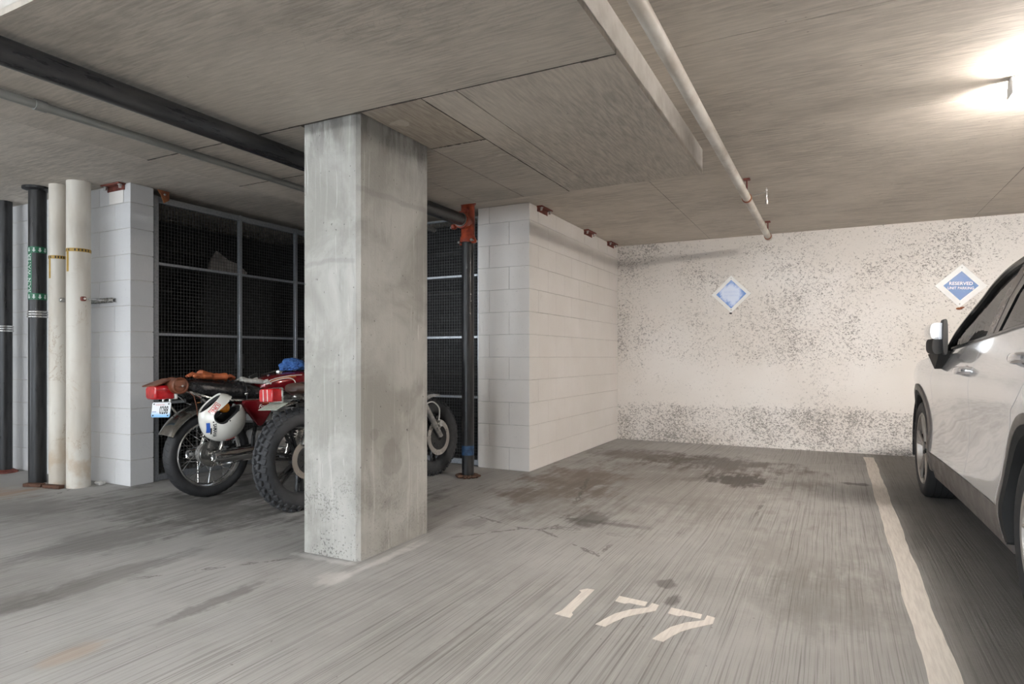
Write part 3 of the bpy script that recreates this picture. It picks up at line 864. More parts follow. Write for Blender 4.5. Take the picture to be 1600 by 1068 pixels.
for (z, nm) in ((1.972, 0), (2.345, 0)):
    for s in (-1, 1):
        lug = MB().box((s * .082 * .9, s * .082 * -.35, z + .02), (.045, .04, .04), .009, rot('Z', -20)).build('lug', M_REDTEE, t)
        MB().cyl((s * .088 * .9, -.045 + s * .088 * -.35, z + .02), (s * .088 * .9, .045 + s * .088 * -.35, z + .02), .009, 10).sphere((s * .088 * .9, -.047 + s * .088 * -.35, z + .02), .013, 8, 6).build('bolt', M_STEEL, lug)
lug = MB().box((-.085, -.09, BZ - .05), (.04, .045, .04), .009).build('lug', M_REDTEE, t)
MB().sphere((-.10, -.10, BZ - .055), .013, 8, 6).build('bolt', M_STEEL, lug)
MB().sphere((.035, -.052, BZ - .035), .012, 8, 6).build('bolt', M_STEEL, t)
mb = MB().tube([(.02, -.055, 2.21), (.035, -.05, 2.25), (.02, -.055, 2.27)], .007, 8); mb.build('cast_mark', M_REDTEE, t)
t = thing('riser_pipe', 'black riser pipe with a blue paint band near the floor', 'pipe', (PX, PY, 0))
MB().lathe([(0.0, 0), (0.0, .052), (1.984, .052), (1.984, 0)], n=28).build('shaft', M_BLACKPIPE, t)
MB().lathe([(.19, .0515), (.19, .0532), (.27, .0532), (.27, .0515)], n=28).build('painted_band', M_BLUETAPE, t)
mb = MB()
for k in range(14):
    a = 2 * PI * k / 14
    mb.sphere((.075 * math.cos(a), .075 * math.sin(a), .014), (random.uniform(.022, .04), .022, random.uniform(.010, .018)), 8, 6, rot('Z', math.degrees(a) + random.uniform(-40, 40)))
mb.build('base_caulk', pm('rusty_caulk', (.15, .075, .045), (.06, .035, .025), 22, .85, bump=.5), t)
# grey conduit
t = thing('conduit', 'thin grey conduit under the slab, left of the long black pipe', 'conduit', (-3.32, 0, 2.197))
MB().lathe([(-3.0, 0), (-3.0, .021), (4.9, .021), (4.9, 0)], axis='y', n=18).build('shaft', M_CONDUIT, t)
for y in (1.6, 3.9): MB().lathe([(y, .021), (y, .026), (y + .05, .026), (y + .05, .021)], axis='y', n=18).build('coupling', M_CONDUIT, t)
# white sprinkler pipe on the right-hand ceiling
WX, WZ = -.600, 2.238
t = thing('sprinkler_pipe', 'slim white painted pipe hung from the ceiling over the empty stall', 'pipe', (WX, 0, WZ))
MB().lathe([(-3.0, 0), (-3.0, .030), (6.90, .030), (6.90, 0)], axis='y', n=22).build('shaft', M_WPIPE, t)
MB().lathe([(6.87, .030), (6.87, .037), (6.93, .037), (6.935, .030), (6.935, 0)], axis='y', n=22).build('end_cap', M_WPIPE, t)
for y in (2.0 - 3.0, 5.12, 6.83):
    h = MB().lathe([(y, .030), (y, .036), (y + .028, .036), (y + .028, .030)], axis='y', n=22).build('hanger_ring', M_RUST2, t)
    MB().cyl((0, y + .014, .034), (0, y + .014, ZC - WZ - .008), .006, 8).box((0, y + .014, ZC - WZ - .01), (.05, .05, .012), .002).build('hanger_rod', M_RUST, h)
s = MB().cyl((.11, 5.49, .03), (.11, 5.49, ZC - WZ - .004), .008, 8).build('brace_rod', M_BANDST, t)
MB().cyl((.03, 5.23, .03), (.11, 5.49, .12), .003, 6).build('brace_wire', M_STEEL, t)
MB().cyl((.11, 5.49, .016), (.11, 5.49, .048), .012, 8).build('brace_tip', M_STEEL, t)

# ceiling anchor brackets at the block walls
def bracket(M, L, label, rusty=M_RUST):
    t = thing('wall_bracket', label, 'bracket')
    t.matrix_world = M     # local x along the wall, y out of the wall, z up; origin at the ceiling
    MB().box2((-L / 2, 0, -.012), (L / 2, .055, -.002)).build('angle_leg', rusty, t)
    MB().box2((-L / 2 * .92, 0, -.05), (L / 2 * .92, .006, -.012)).build('angle_flange', rusty, t)
    MB().box2((-L / 2 * .8, 0, -.15), (L / 2 * .75, .004, -.045), .001).build('wall_plate', M_CMU if rusty is M_RUST else rusty, t)
    for s in (-.42, .38):
        MB().cyl((L * s, .032, -.012), (L * s, .032, -.040), .011, 10).cyl((L * s, .032, -.012), (L * s, .032, -.020), .018, 6).build('bolt', M_BANDST, t)
    return t
for y, lb in ((5.31, 'red oxide bracket on the warm block wall, nearest the corner'), (6.52, 'red oxide bracket midway along the warm block wall'), (7.30, 'red oxide bracket of the warm block wall, closest to the rough wall')):
    bracket(frame((-2.404, y, ZC - .001), (0, -1, 0), (1, 0, 0)), .24 if y < 6 else .26, lb)
bracket(frame((-5.10, 3.039, ZC - .001), (-1, 0, 0), (0, -1, 0)), .24, 'red oxide bracket atop the cool white block wall')
t = thing('corner_clip', 'small orange-brown clip at the top corner of the left mesh partition', 'bracket', (-4.905, 3.25, ZC - .06))
MB().prism([(0, .05), (.10, .05), (.10, -.02), (.055, -.05), (.03, .01)], 0, .008, frame((0, 0, 0), (0, 1, 0), (0, 0, 1))).build('plate', M_RUST2, t, 0)
MB().sphere((.008, .06, .02), .010, 8, 6).build('bolt', M_STEEL, t)
# ------------------------------------------------------------------ motorcycles
M_TYRE = pm('black_tyre_rubber', (.022, .022, .024), (.034, .034, .036), 30, .62, bump=.15, bscale=120)
M_TYREK = pm('dusty_knobby_rubber', (.035, .036, .040), (.055, .056, .06), 25, .7, bump=.2, bscale=120)
M_CHROME = pm('chrome', (.80, .80, .80), (.72, .72, .73), 9, .10, 1.0, rvar=.05)
M_CHROMED = pm('dull_chrome', (.62, .61, .58), (.40, .39, .37), 16, .24, .95)
M_ALU = pm('cast_aluminium', (.55, .54, .52), (.38, .37, .355), 30, .42, .8, bump=.2, bscale=90)
M_BLK = pm('black_enamel', (.014, .014, .015), (.022, .022, .022), 14, .28, coat=.3)
M_BLKM = pm('satin_black', (.02, .02, .021), (.03, .03, .03), 14, .5)
M_VINYL = pm('black_vinyl', (.012, .012, .013), (.018, .018, .020), 20, .24, bump=.15, bscale=260)
M_RED = pm('candy_red_paint', (.22, .004, .010), (.17, .003, .008), 5, .18, .25, coat=1.0, rvar=.05)
M_LENSR = pm('red_lens', (.55, .008, .012), (.36, .004, .008), 26, .16, coat=.8)
M_LENSA = pm('amber_lens', (.75, .26, .02), (.55, .16, .01), 40, .2, coat=.8)
M_PINW = pm('white_pinstripe', (.85, .83, .78), (.8, .78, .74), 9, .35)
M_PING = pm('orange_pinstripe', (.55, .16, .03), (.48, .12, .02), 9, .4)
M_LEATHO = pm('orange_glove_leather', (.47, .13, .045), (.30, .075, .028), 16, .55, bump=.4, bscale=70)
M_LEATHB = pm('brown_leather', (.20, .065, .028), (.11, .035, .017), 16, .5, bump=.35, bscale=70)
M_GLOVEW = pm('pale_grey_glove_cloth', (.62, .61, .58), (.40, .39, .37), 25, .8, bump=.4, bscale=90)
M_RAG = pm('blue_rag', (.06, .17, .45), (.035, .10, .30), 16, .85, bump=.4, bscale=60)
M_HELW = pm('white_helmet_shell', (.80, .79, .74), (.74, .72, .66), 6, .18, coat=.8)
M_HELK = pm('black_helmet_trim', (.010, .010, .011), (.016, .016, .017), 20, .75)
M_DECR = pm('red_decal', (.55, .03, .03), (.45, .02, .02), 12, .4)
M_DECB = pm('blue_decal', (.02, .10, .42), (.015, .07, .34), 12, .4)
M_DISC = pm('brushed_disc_steel', (.66, .62, .57), (.58, .54, .50), 5, .30, .9)
M_HOSE = pm('pale_hose', (.60, .59, .56), (.5, .49, .46), 12, .45)
M_RUBBER = M_BLKM

def ring_prof(R, r_w, r_h, k=14, squash=1.0):
    """closed tyre cross-section (t across, radius)"""
    return [(r_w * math.copysign(abs(math.cos(2 * PI * i / k)) ** squash, math.cos(2 * PI * i / k)),
             R - r_h + r_h * math.copysign(abs(math.sin(2 * PI * i / k)) ** squash, math.sin(2 * PI * i / k))) for i in range(k)]
def spoke_wheel(t, c, R, wd, nm, drum=True):
    x, y, z = c
    h_ = wd / 2
    ty = MB().lathe([(-.034, R - .078), (-h_ * .86, R - .066), (-h_, R - .045), (-h_ * .95, R - .027), (-h_ * .72, R - .010), (-h_ * .36, R - .002), (0, R), (h_ * .36, R - .002), (h_ * .72, R - .010), (h_ * .95, R - .027), (h_, R - .045), (h_ * .86, R - .066), (.034, R - .078), (0, R - .07)], c, 'y', 64, loop=True).build(nm + '_tyre', M_TYRE, t)
    # tread grooves
    gm = MB()
    for k in range(44):
        a = 2 * PI * k / 44
        for s in (-1, 1):
            p0 = a + (0 if s > 0 else PI / 44)
            pts = []
            for q in range(3):
                w_ = s * (.008 + .015 * q); rr_ = R + .0012 - (.002, .006, .014)[q] * .9
                aa = p0 + .03 * q
                pts.append((x + rr_ * math.cos(aa), y + w_ * wd / .10, z + rr_ * math.sin(aa)))
            gm.tube(pts, .0022, 4)
    tag(gm.build('tread_groove', M_BLKM, ty), kind='stuff')
    rR = R - .082
    rim = MB().lathe([(-.042, rR + .010), (-.046, rR + .004), (-.042, rR - .002), (-.024, rR - .010), (0, rR - .016), (.024, rR - .010), (.042, rR - .002), (.046, rR + .004), (.042, rR + .010), (.026, rR + .006), (-.026, rR + .006)], c, 'y', 56, loop=True).build(nm + '_rim', M_CHROME, t)
    MB().lathe([(-.055, 0), (-.055, .035), (-.045, .080 if drum else .05), (.03, .080 if drum else .05), (.045, .05), (.055, .03), (.055, 0)], c, 'y', 28).build(nm + '_hub', M_ALU, t)
    sp = MB().cyl((0, 0, 0), (0, 0, 1), .0017, 5).mesh('spoke', M_CHROME)
    for k in range(36):
        a = 2 * PI * k / 36; s = 1 if k % 2 else -1
        d = .30 if (k // 2) % 2 else -.30
        p0 = Vector((x + .078 * math.cos(a + d * 1.9), y + s * .034, z + .078 * math.sin(a + d * 1.9)))
        p1 = Vector((x + (rR - .010) * math.cos(a), y + s * .004, z + (rR - .010) * math.sin(a)))
        q = (p1 - p0)
        M = Matrix.Translation(p0) @ q.to_track_quat('Z', 'Y').to_matrix().to_4x4() @ Matrix.Diagonal((1, 1, q.length, 1))
        inst('spoke', sp, rim, M)
    return ty
def cast_wheel(t, c, R, wd, nm, knobs=True, singly=True, nsp=7):
    x, y, z = c
    ty = MB().lathe(ring_prof(R - .012, wd / 2, .055, 16, .75), c, 'y', 64, loop=True).build(nm + '_tyre', M_TYREK, t)
    rR = R - .085
    rim = MB().lathe([(-.045, rR + .012), (-.044, rR - .004), (-.026, rR - .016), (0, rR - .024), (.026, rR - .016), (.044, rR - .004), (.045, rR + .012), (.034, rR + .010), (-.034, rR + .010)], c, 'y', 56, loop=True).build(nm + '_rim', M_BLK, t)
    for k in range(nsp):
        a = 2 * PI * k / nsp + .2
        for d in (-.10, .10):
            mb = MB()
            p0 = (x + .045 * math.cos(a + d * 2), y, z + .045 * math.sin(a + d * 2)); p1 = (x + (rR - .015) * math.cos(a + d), y, z + (rR - .015) * math.sin(a + d))
            mb.tube([p0, p1], [.016, .012], 8, flat=(.75, 1.3))
            mb.build('cast_spoke', M_BLK, rim)
    MB().lathe([(-.06, 0), (-.06, .04), (-.03, .055), (.03, .055), (.06, .04), (.06, 0)], c, 'y', 24).build(nm + '_hub', M_BLKM, t)
    n = 38
    stuff = MB()
    rows = [(-.046, .026, .014, .5, .62), (-.018, .022, .020, 0, .15), (.018, .022, .020, .5, -.15), (.046, .026, .014, 0, -.62)]
    for (off, sx, sz, ph, tilt) in rows:
        w_ = off * wd / .13
        rr_ = (R - .012) - (.0 if abs(off) < .03 else .019)
        bx = bevbox(.0035)((.038, sx * wd / .13, sz + .012))
        me = None
        for k in range(n):
            a = 2 * PI * (k + ph) / n
            M = Matrix.Translation((x, y, z)) @ Matrix.Rotation(-a, 4, 'Y') @ Matrix.Translation((rr_ + .002, w_, 0)) @ Matrix.Rotation(-tilt, 4, 'Z') @ Matrix.Rotation(PI / 2, 4, 'Y') @ Matrix.Rotation(.25 if off > 0 else -.25, 4, 'Z')
            if singly:
                if me is None: me = MB().add(*bx).mesh('tread_block', M_TYREK, 0)
                inst('tread_block', me, ty, M)
            else: stuff.add(bx[0], bx[1], M)
    if not singly: tag(stuff.build('tread_blocks', M_TYREK, ty, 0), kind='stuff')
    return ty
def disc(t, c, r, side, nm):
    x, y, z = c
    d = MB().lathe([(side - .0025, r * .66), (side - .0025, r), (side + .0025, r), (side + .0025, r * .66)], c, 'y', 48, loop=True).build(nm, M_DISC, t)
    MB().lathe([(side - .006, .03), (side - .006, r * .70), (side + .006, r * .70), (side + .006, .03)], c, 'y', 36, loop=True).build('disc_carrier', M_BLKM, d)
    hm = MB()
    for k in range(10):
        a = 2 * PI * k / 10
        s_ = -1 if side < 0 else 1
        hm.sphere((x + r * .52 * math.cos(a), y + side + s_ * .0055, z + r * .52 * math.sin(a)), (.012, .0015, .008), 8, 4, rot('Y', -math.degrees(a)))
    hm.build('slot_ring', M_BLK, d)
    return d
def arcfender(c, R, a0, a1, wd, n=22, th=.003, drop_=.32):
    """curved mudguard; angles from +x toward +z"""
    rings = []
    K = 9
    for i in range(n + 1):
        a = math.radians(a0 + (a1 - a0) * i / n)
        ring = []
        for (rr_, sgn) in ((0, 1), (-th, -1)):
            ks = range(K) if sgn > 0 else reversed(range(K))
            for k in ks:
                q = -1 + 2 * k / (K - 1)
                dr = -wd * drop_ * abs(q) ** 2.4
                rad = R + dr + rr_
                ring.append((c[0] + rad * math.cos(a), c[1] + q * wd / 2, c[2] + rad * math.sin(a)))
        rings.append(ring)
    return MB().loft(rings)
def loftx(secs, n=20, p=2.4):
    """secs: (x, yc, half width, zbottom, ztop, power) super-ellipse sections along x"""
    rings = []
    for (x, yc, hw, z0, z1, pw) in secs:
        ring = []
        for k in range(n):
            a = 2 * PI * k / n
            c, s = math.cos(a), math.sin(a)
            ring.append((x, yc + hw * math.copysign(abs(c) ** (2 / pw), c), (z0 + z1) / 2 + (z1 - z0) / 2 * math.copysign(abs(s) ** (2 / pw), s)))
        rings.append(ring)
    return MB().loft(rings)
def curve(pts, n=8):
    """Catmull-Rom through points"""
    P = [Vector(p) for p in pts]; out = []
    for i in range(len(P) - 1):
        a = P[max(i - 1, 0)]; b = P[i]; c = P[i + 1]; d = P[min(i + 2, len(P) - 1)]
        for k in range(n):
            t = k / n
            out.append(.5 * ((2 * b) + (c - a) * t + (2 * a - 5 * b + 4 * c - d) * t * t + (3 * b - a - 3 * c + d) * t ** 3))
    out.append(P[-1]); return out

def chassis(t, R, FX, dark, hx=.14, rake=.34):
    """frame, engine, fork and the other things both machines share"""
    fr = M_BLK
    for s in (-1, 1):
        y = s * .13
        mb = MB().tube(curve([(.90, s * .03, .84), (.86, s * .10, .60), (.80, y, .30), (.66, y, .23), (.36, y, .24), (.28, y, .34), (.30, y, .52), (.24, y, .68), (-.10, s * .12, .70)]), .0145, 8)
        mb.build('frame_tube', fr, t)
        MB().tube([(.32, s * .10, .34), (.0, s * .105, R)], .019, 8).build('swingarm', fr, t)
        # rear shock
        sh = MB().cyl((.02, s * .14, R + .03), (.13, s * .145, .665), .016, 10).build('shock', M_CHROME, t)
        hp = []
        for k in range(12 * 9):
            q = .22 + .6 * k / (12 * 9); a = 2 * PI * k / 12
            bx_, by_, bz_ = .02 + .11 * q, s * .14, R + .03 + (.635 - R) * q
            hp.append((bx_ + .028 * math.cos(a), by_ + .028 * math.sin(a), bz_ - .005 * math.cos(a)))
        MB().tube(hp, .0048, 6).build('spring', M_CHROMED if not dark else M_BLK, sh)
        # fork
        ax = (FX, s * .092, R)
        up = (FX - rake, s * .092, .93)
        mid = tuple(a + (b - a) * .55 for a, b in zip(ax, up))
        MB().tube([ax, mid], [.022, .026], 12).build('fork_slider', M_ALU if dark else M_CHROMED, t)
        MB().tube([mid, up], .0175, 12).build('fork_tube', M_CHROME, t)
        # peg
        MB().tube([(.38, s * .13, .29), (.38, s * .27, .29)], [.012, .015], 10).build('foot_peg', M_RUBBER, t)
    MB().tube([(.84, 0, .88), (.91, 0, .70)], .028, 12).build('steering_head', fr, t)
    MB().box((.848, 0, .90), (.05, .23, .03), .008, rot('Y', -26)).box((.905, 0, .735), (.05, .23, .035), .008, rot('Y', -26)).build('fork_clamp', M_BLKM, t)
    MB().tube([(.90, 0, .80), (.50, 0, .74), (.20, 0, .71)], .02, 8).build('backbone', fr, t)
    # engine
    MB().box((.56, 0, .36), (.40, .30, .20), .05, seg=2).build('crankcase', M_ALU, t)
    for s in (-1, 1):
        MB().lathe([(s * .15, .085), (s * .185, .078), (s * .192, .06), (s * .192, 0)], (.66, 0, .36), 'y', 22).build('engine_cover', M_CHROMED, t)
    M = Matrix.Translation((.66, 0, .45)) @ rot('Y', 14)
    MB().box((0, 0, .10), (.15, .27, .22), .012, None).build('cylinder_core', M_ALU, t).matrix_local = M
    fin = MB().box((0, 0, 0), (.20, .33, .005), .001).mesh('fin', M_ALU, 0)
    for k in range(9): inst('fin', fin, t, M @ Matrix.Translation((0, 0, .02 + .022 * k)))
    MB().box((0, 0, .235), (.17, .30, .06), .02).build('cylinder_head_cover', M_CHROMED, t).matrix_local = M
    MB().box((.40, 0, .55), (.10, .28, .09), .02).build('carburettors', M_ALU, t)
    # headlamp and bars
    MB().lathe([(-.11, 0), (-.10, .05), (-.04, .085), (.03, .090), (.045, .088), (.05, 0)], (.99, 0, .86), 'x', 26).build('headlamp', M_CHROME if not dark else M_BLK, t)
    MB().lathe([(.046, .082), (.056, .06), (.062, 0)], (.99, 0, .86), 'x', 24).build('headlamp_glass', M_HOSE, t)
    for s in (-1, 1):
        MB().lathe([(-.05, 0), (-.05, .04), (.03, .045), (.035, 0)], (0, 0, 0), 'z', 18).build('gauge', M_BLKM, t).matrix_local = Matrix.Translation((.90, s * .06, .985)) @ rot('Y', -35)
    hb = curve([(hx + .72, .34, .925), (hx + .79, .32, .94), (hx + .84, .20, .955), (hx + .84, .07, .945), (hx + .84, -.07, .945), (hx + .84, -.20, .955), (hx + .79, -.32, .94), (hx + .72, -.34, .925)], 6)
    MB().tube(hb, .011, 8).build('handlebar', M_CHROME, t)
    for s in (-1, 1):
        MB().tube([(hx + .72, s * .34, .925), (hx + .79, s * .32, .94)], .017, 12).build('grip', M_RUBBER, t)
        MB().tube([(hx + .86, s * .27, .955), (hx + .84, s * .36, .955), (hx + .77, s * .38, .95)], .006, 6).build('lever', M_CHROMED, t)
    return hb

# ---- the red machine
B1 = thing('motorcycle', 'red vintage motorcycle with spoked wheels, a white helmet hung on its side', 'motorcycle', (-4.08, 3.10, 0), 'parked motorcycles')
B1.rotation_euler = (math.radians(-2.5), 0, math.radians(90 - 10))
R1 = .312
chassis(B1, R1, 1.36, False, .12)
spoke_wheel(B1, (0, 0, R1), R1, .108, 'rear')
spoke_wheel(B1, (1.36, 0, R1), R1, .09, 'front', False)
# rear drum plate and brake arm on the near side
MB().lathe([(-.062, .0), (-.066, .03), (-.066, .088), (-.058, .094), (-.046, .094)], (0, 0, R1), 'y', 32).build('brake_plate', M_CHROMED, B1)
MB().tube([(.0, -.075, R1), (.035, -.082, R1 - .085)], [.013, .008], 8, flat=(1, .5)).build('brake_arm', M_ALU, B1)
MB().tube([(.035, -.082, R1 - .085), (.40, -.12, .25)], .0045, 6).build('brake_rod', M_CHROME, B1)
MB().lathe([(-.13, 0), (-.13, .016), (-.10, .022), (-.07, .022)], (0, 0, R1), 'y', 10).build('axle_nut', M_CHROME, B1)
MB().box((.05, -.115, R1 + .005), (.13, .012, .04), .004).build('chain_adjuster', M_CHROMED, B1)
MB().cyl((.06, -.12, R1 + .02), (.06, -.17, R1 + .02), .020, 12).cyl((.06, -.17, R1 + .02), (.06, -.175, R1 + .02), .011, 8).build('shock_mount', M_CHROME, B1)
# mudguards
rf = arcfender((0, 0, R1), .378, 40, 153, .175).build('rear_mudguard', pm('dark_reflection_chrome', (.34, .33, .31), (.20, .195, .185), 14, .18, .95), B1)  # dark surroundings mirrored in the chrome, put into its colour
arcfender((1.36, 0, R1), .345, 20, 175, .12).build('front_mudguard', M_CHROME, B1)
# tail lamp, plate and bracket
tl = MB().prism([(-.075, -.047), (.055, -.047), (.075, -.028), (.075, .035), (.05, .050), (-.06, .050), (-.075, .035)], 0, .130, frame((-.392, 0, .772), (0, 1, 0), (0, 0, 1))).build('tail_lamp', M_LENSR, B1, 20)
bv = tl.modifiers.new('b', 'BEVEL'); bv.width = .012; bv.segments = 2; bv.limit_method = 'ANGLE'
bake(tl); MB().box((-.252, 0, .775), (.02, .155, .105), .006).build('lamp_base', M_PINW, tl)
MB().tube([(-.275, -.077, .79), (-.385, -.077, .79)], .004, 6).build('lens_rib', M_DECR, tl)
for s in (-.05, .05):
    MB().tube([(-.28, s, .73), (-.285, s, .68), (-.24, s, .62)], .009, 8).build('lamp_bracket', M_CHROMED, B1)
PM = frame((-.322, 0.0, .652), (.28, -1, -.0), (.16, 0, 1))
pl = MB().prism([(-.088, -.044), (-.080, -.052), (.080, -.052), (.088, -.044), (.088, .044), (.080, .052), (-.080, .052), (-.088, .044)], -.002, .002).build('licence_plate', None, B1, 0)
pl.matrix_local = PM
g = G('licence_plate_face'); x_, y_, z_ = g.sep(g.obj())
g.set(**{'Base Color': g.mix(g.step(g.math('ADD', y_, g.math('MULTIPLY', g.noise(g.obj(), 18, 2, .5), .01)), -.005, -.04), (.80, .82, .84), (.22, .50, .80)), 'Roughness': .4})
pl.data.materials.append(g.m)
def ptext(parent, txt, wd, hh, x, y, m, bold=.01, z=.0028, shear=0):
    p, f = text2d(txt, wd, hh, bold, shear)
    return MB().add([(a + x, b + y, z) for a, b in p], f).build('lettering', m, parent, 0)
ptext(pl, '0288', .082, .056, -.012, -.030, M_BLKM, .02)
ptext(pl, 'WASHINGTON', .085, .009, -.055, .030, M_DECR, .0)
MB().box((-.062, -.014, .0026), (.04, .004, .0008)).build('sticker', M_DECB, pl, 0)
for sx, sy in ((-.070, .040), (.070, .040), (-.070, -.040), (.070, -.040)):
    MB().sphere((sx, sy, .003), (.006, .006, .003), 8, 5).build('plate_bolt', M_BLKM, pl)
# seat
st_ = loftx([(-.200, 0, .030, .785, .825, 2.2), (-.190, 0, .090, .765, .848, 2.6), (-.14, 0, .122, .748, .856, 2.8), (-.07, 0, .132, .722, .854, 2.8), (.0, 0, .134, .700, .848, 2.8), (.10, 0, .134, .688, .838, 2.8), (.20, 0, .132, .682, .824, 2.8), (.225, 0, .130, .681, .815, 2.8),
             (.25, 0, .130, .680, .818, 2.8), (.34, 0, .120, .678, .800, 2.8), (.42, 0, .105, .68, .785, 2.8), (.455, 0, .07, .69, .765, 2.4)], 32).build('seat', M_VINYL, B1)
for s in (-1, 1):
    MB().tube([(-.190, s * .06, .775), (-.14, s * .118, .755), (-.07, s * .134, .728), (.0, s * .137, .708), (.10, s * .137, .696), (.20, s * .135, .690), (.34, s * .123, .686), (.44, s * .10, .686)], .0085, 8).build('chrome_trim', M_BANDST, st_)
MB().tube([(.232, -.134, .695), (.232, -.134, .79), (.232, -.10, .822), (.232, .10, .822), (.232, .134, .79), (.232, .134, .695)], .010, 8, flat=(.3, 1)).build('seat_strap', M_VINYL, st_)
MB().sphere((.232, -.138, .735), (.014, .006, .014), 10, 6).build('strap_buckle', M_CHROME, st_)
# grab rail
for s in (-1, 1):
    MB().tube(curve([(-.20, s * .03, .775), (-.18, s * .11, .77), (-.12, s * .137, .73), (-.06, s * .137, .68), (.03, s * .137, .66)], 5), .010, 8).build('grab_rail', M_CHROME, B1)
# tank
tk = loftx([(.37, 0, .030, .755, .812, 2.2), (.39, 0, .085, .74, .836, 2.6), (.44, 0, .118, .735, .858, 2.8), (.53, 0, .136, .732, .880, 2.8), (.63, 0, .145, .732, .896, 2.8), (.73, 0, .142, .738, .904, 2.8), (.83, 0, .12, .76, .896, 2.6), (.89, 0, .07, .80, .872, 2.3), (.90, 0, .03, .82, .86, 2)], 32).build('fuel_tank', M_RED, B1, 60)
def tank_y(x, z):
    S = [(.39, .085, .74, .836), (.44, .118, .735, .858), (.53, .136, .732, .880), (.63, .145, .732, .896), (.73, .142, .738, .904), (.83, .12, .76, .896)]
    for a, b in zip(S, S[1:]):
        if x <= b[0]: break
    q = max(0, min(1, (x - a[0]) / (b[0] - a[0])))
    hw, z0, z1 = (a[i] + (b[i] - a[i]) * q for i in (1, 2, 3))
    v = min(.999, abs((z - (z0 + z1) / 2) / ((z1 - z0) / 2)))
    return hw * (1 - v ** 2.8) ** (1 / 2.8)
for s in (-1, 1):
    o1 = curve([(.415, 0, .800), (.44, 0, .828), (.52, 0, .850), (.62, 0, .864), (.72, 0, .868)], 6)
    o2 = curve([(.415, 0, .800), (.47, 0, .824), (.55, 0, .842), (.61, 0, .842), (.645, 0, .815), (.65, 0, .77)], 6)
    for o_, m in ((o1, M_PINW), (o2, M_PINW)):
        MB().tube([(p.x, s * (tank_y(p.x, p.z) + .0005), p.z) for p in o_], .0036, 6).build('pinstripe', m, tk)
    o3 = curve([(.44, 0, .815), (.50, 0, .836), (.58, 0, .851), (.66, 0, .855)], 5)
    MB().tube([(p.x, s * (tank_y(p.x, p.z) - .0005), p.z) for p in o3], .006, 6, flat=(1, .4)).build('pinstripe', M_PING, tk)
MB().lathe([(.0, .030), (.014, .030), (.02, .024), (.022, 0)], (.60, 0, .892), 'z', 20).build('filler_cap', M_CHROME, tk)
MB().sphere((.50, 0, .876), (.012, .012, .008), 8, 5).build('tank_bolt', M_CHROME, tk)
# side covers with script
for s in (-1, 1):
    sc = MB().prism([(.185, .665), (.205, .690), (.42, .690), (.47, .675), (.43, .60), (.355, .495), (.33, .482), (.305, .50), (.215, .615)], 0, .035, frame((0, s * .125, 0), (1, 0, 0), (0, 0, 1)) if s < 0 else frame((0, s * .125 + .035, 0), (1, 0, 0), (0, 0, 1))).build('side_cover', M_RED, B1, 25)
    bv = sc.modifiers.new('b', 'BEVEL'); bv.width = .012; bv.segments = 3; bv.limit_method = 'ANGLE'; bake(sc)
    if s < 0:
        p, f = text2d('Four', .085, .030, .02, .35)
        MB().add([(a + .315, -.1612, b + .622) for a, b in p], f).build('emblem', M_PINW, sc, 0)
        p, f = text2d('350', .05, .012, .02, .2)
        MB().add([(a + .345, -.1612, b + .655) for a, b in p], f).build('emblem', M_PING, sc, 0)
# exhausts
for s in (-1, 1):
    ex = MB().lathe([(-.07, .0), (-.07, .020), (-.078, .032), (-.07, .036), (-.02, .040), (.10, .044), (.30, .044), (.40, .034), (.46, .022)], (.02, s * .19, .300), 'x', 24).build('muffler', M_CHROME, B1)
    MB().lathe([(-.074, 0), (-.074, .020)], (.02, s * .19, .300), 'x', 20).build('muffler_bore', M_BLKM, ex)
    MB().box((.03, s * .19, .338), (.05, .05, .012), .005).build('heat_shield', M_BLKM, ex)
    for k in (0, 1):
        yy = s * (.05 + .08 * k)
        MB().tube(curve([(.75, yy, .60), (.84, yy, .55), (.86, yy * 1.1, .42), (.80, s * (.12 + .03 * k), .27), (.62, s * (.16 + .015 * k), .245), (.44, s * .185, .28)], 5), .019, 10).build('header_pipe', M_CHROME, B1)
MB().tube([(.47, -.19, .30), (.70, -.185, .255), (.80, -.15, .27)], .021, 10).build('exhaust_link', M_CHROME, B1)
# indicators
for s in (-1, 1):
    ix = -.045 if s < 0 else .10
    MB().tube([(ix + .02, s * .10, .672), (ix, -.30 if s < 0 else .245, .655)], .008, 8).build('indicator_stem', M_CHROME, B1)
    iy = -.315 if s < 0 else .27
    ii = MB().lathe([(-.030, 0), (-.028, .020), (-.01, .034), (.018, .036), (.03, .03), (.036, .0)], (ix, iy, .668 if s > 0 else .650), 'x', 18).build('indicator', M_LENSA, B1)
    MB().tube([(.93, s * .10, .84), (.93, s * .22, .84)], .008, 8).build('indicator_stem', M_CHROME, B1)
    MB().lathe([(-.03, 0), (-.02, .03), (.02, .036), (.03, .028), (.036, 0)], (.93, s * .245, .84), 'x', 18).build('indicator', M_LENSA, B1)
# bar-end mirror on the far grip
MB().tube([(.84, .34, .925), (.66, .37, .88)], .006, 6).build('mirror_stem', M_CHROMED, B1)
MB().box((.595, .375, .858), (.012, .125, .062), .005, rot('Z', -62) @ rot('X', 14), 2).build('mirror', pm('grey_mirror_back', (.11, .11, .10), (.08, .08, .075), 9, .4), B1)
MB().tube([(.34, .15, .26), (.30, .27, .012)], [.012, .010], 8).build('side_stand', M_BLK, B1)
MB().tube([(.46, -.17, .34), (.52, -.20, .42), (.50, -.26, .44)], .010, 8).build('kick_start', M_CHROME, B1)
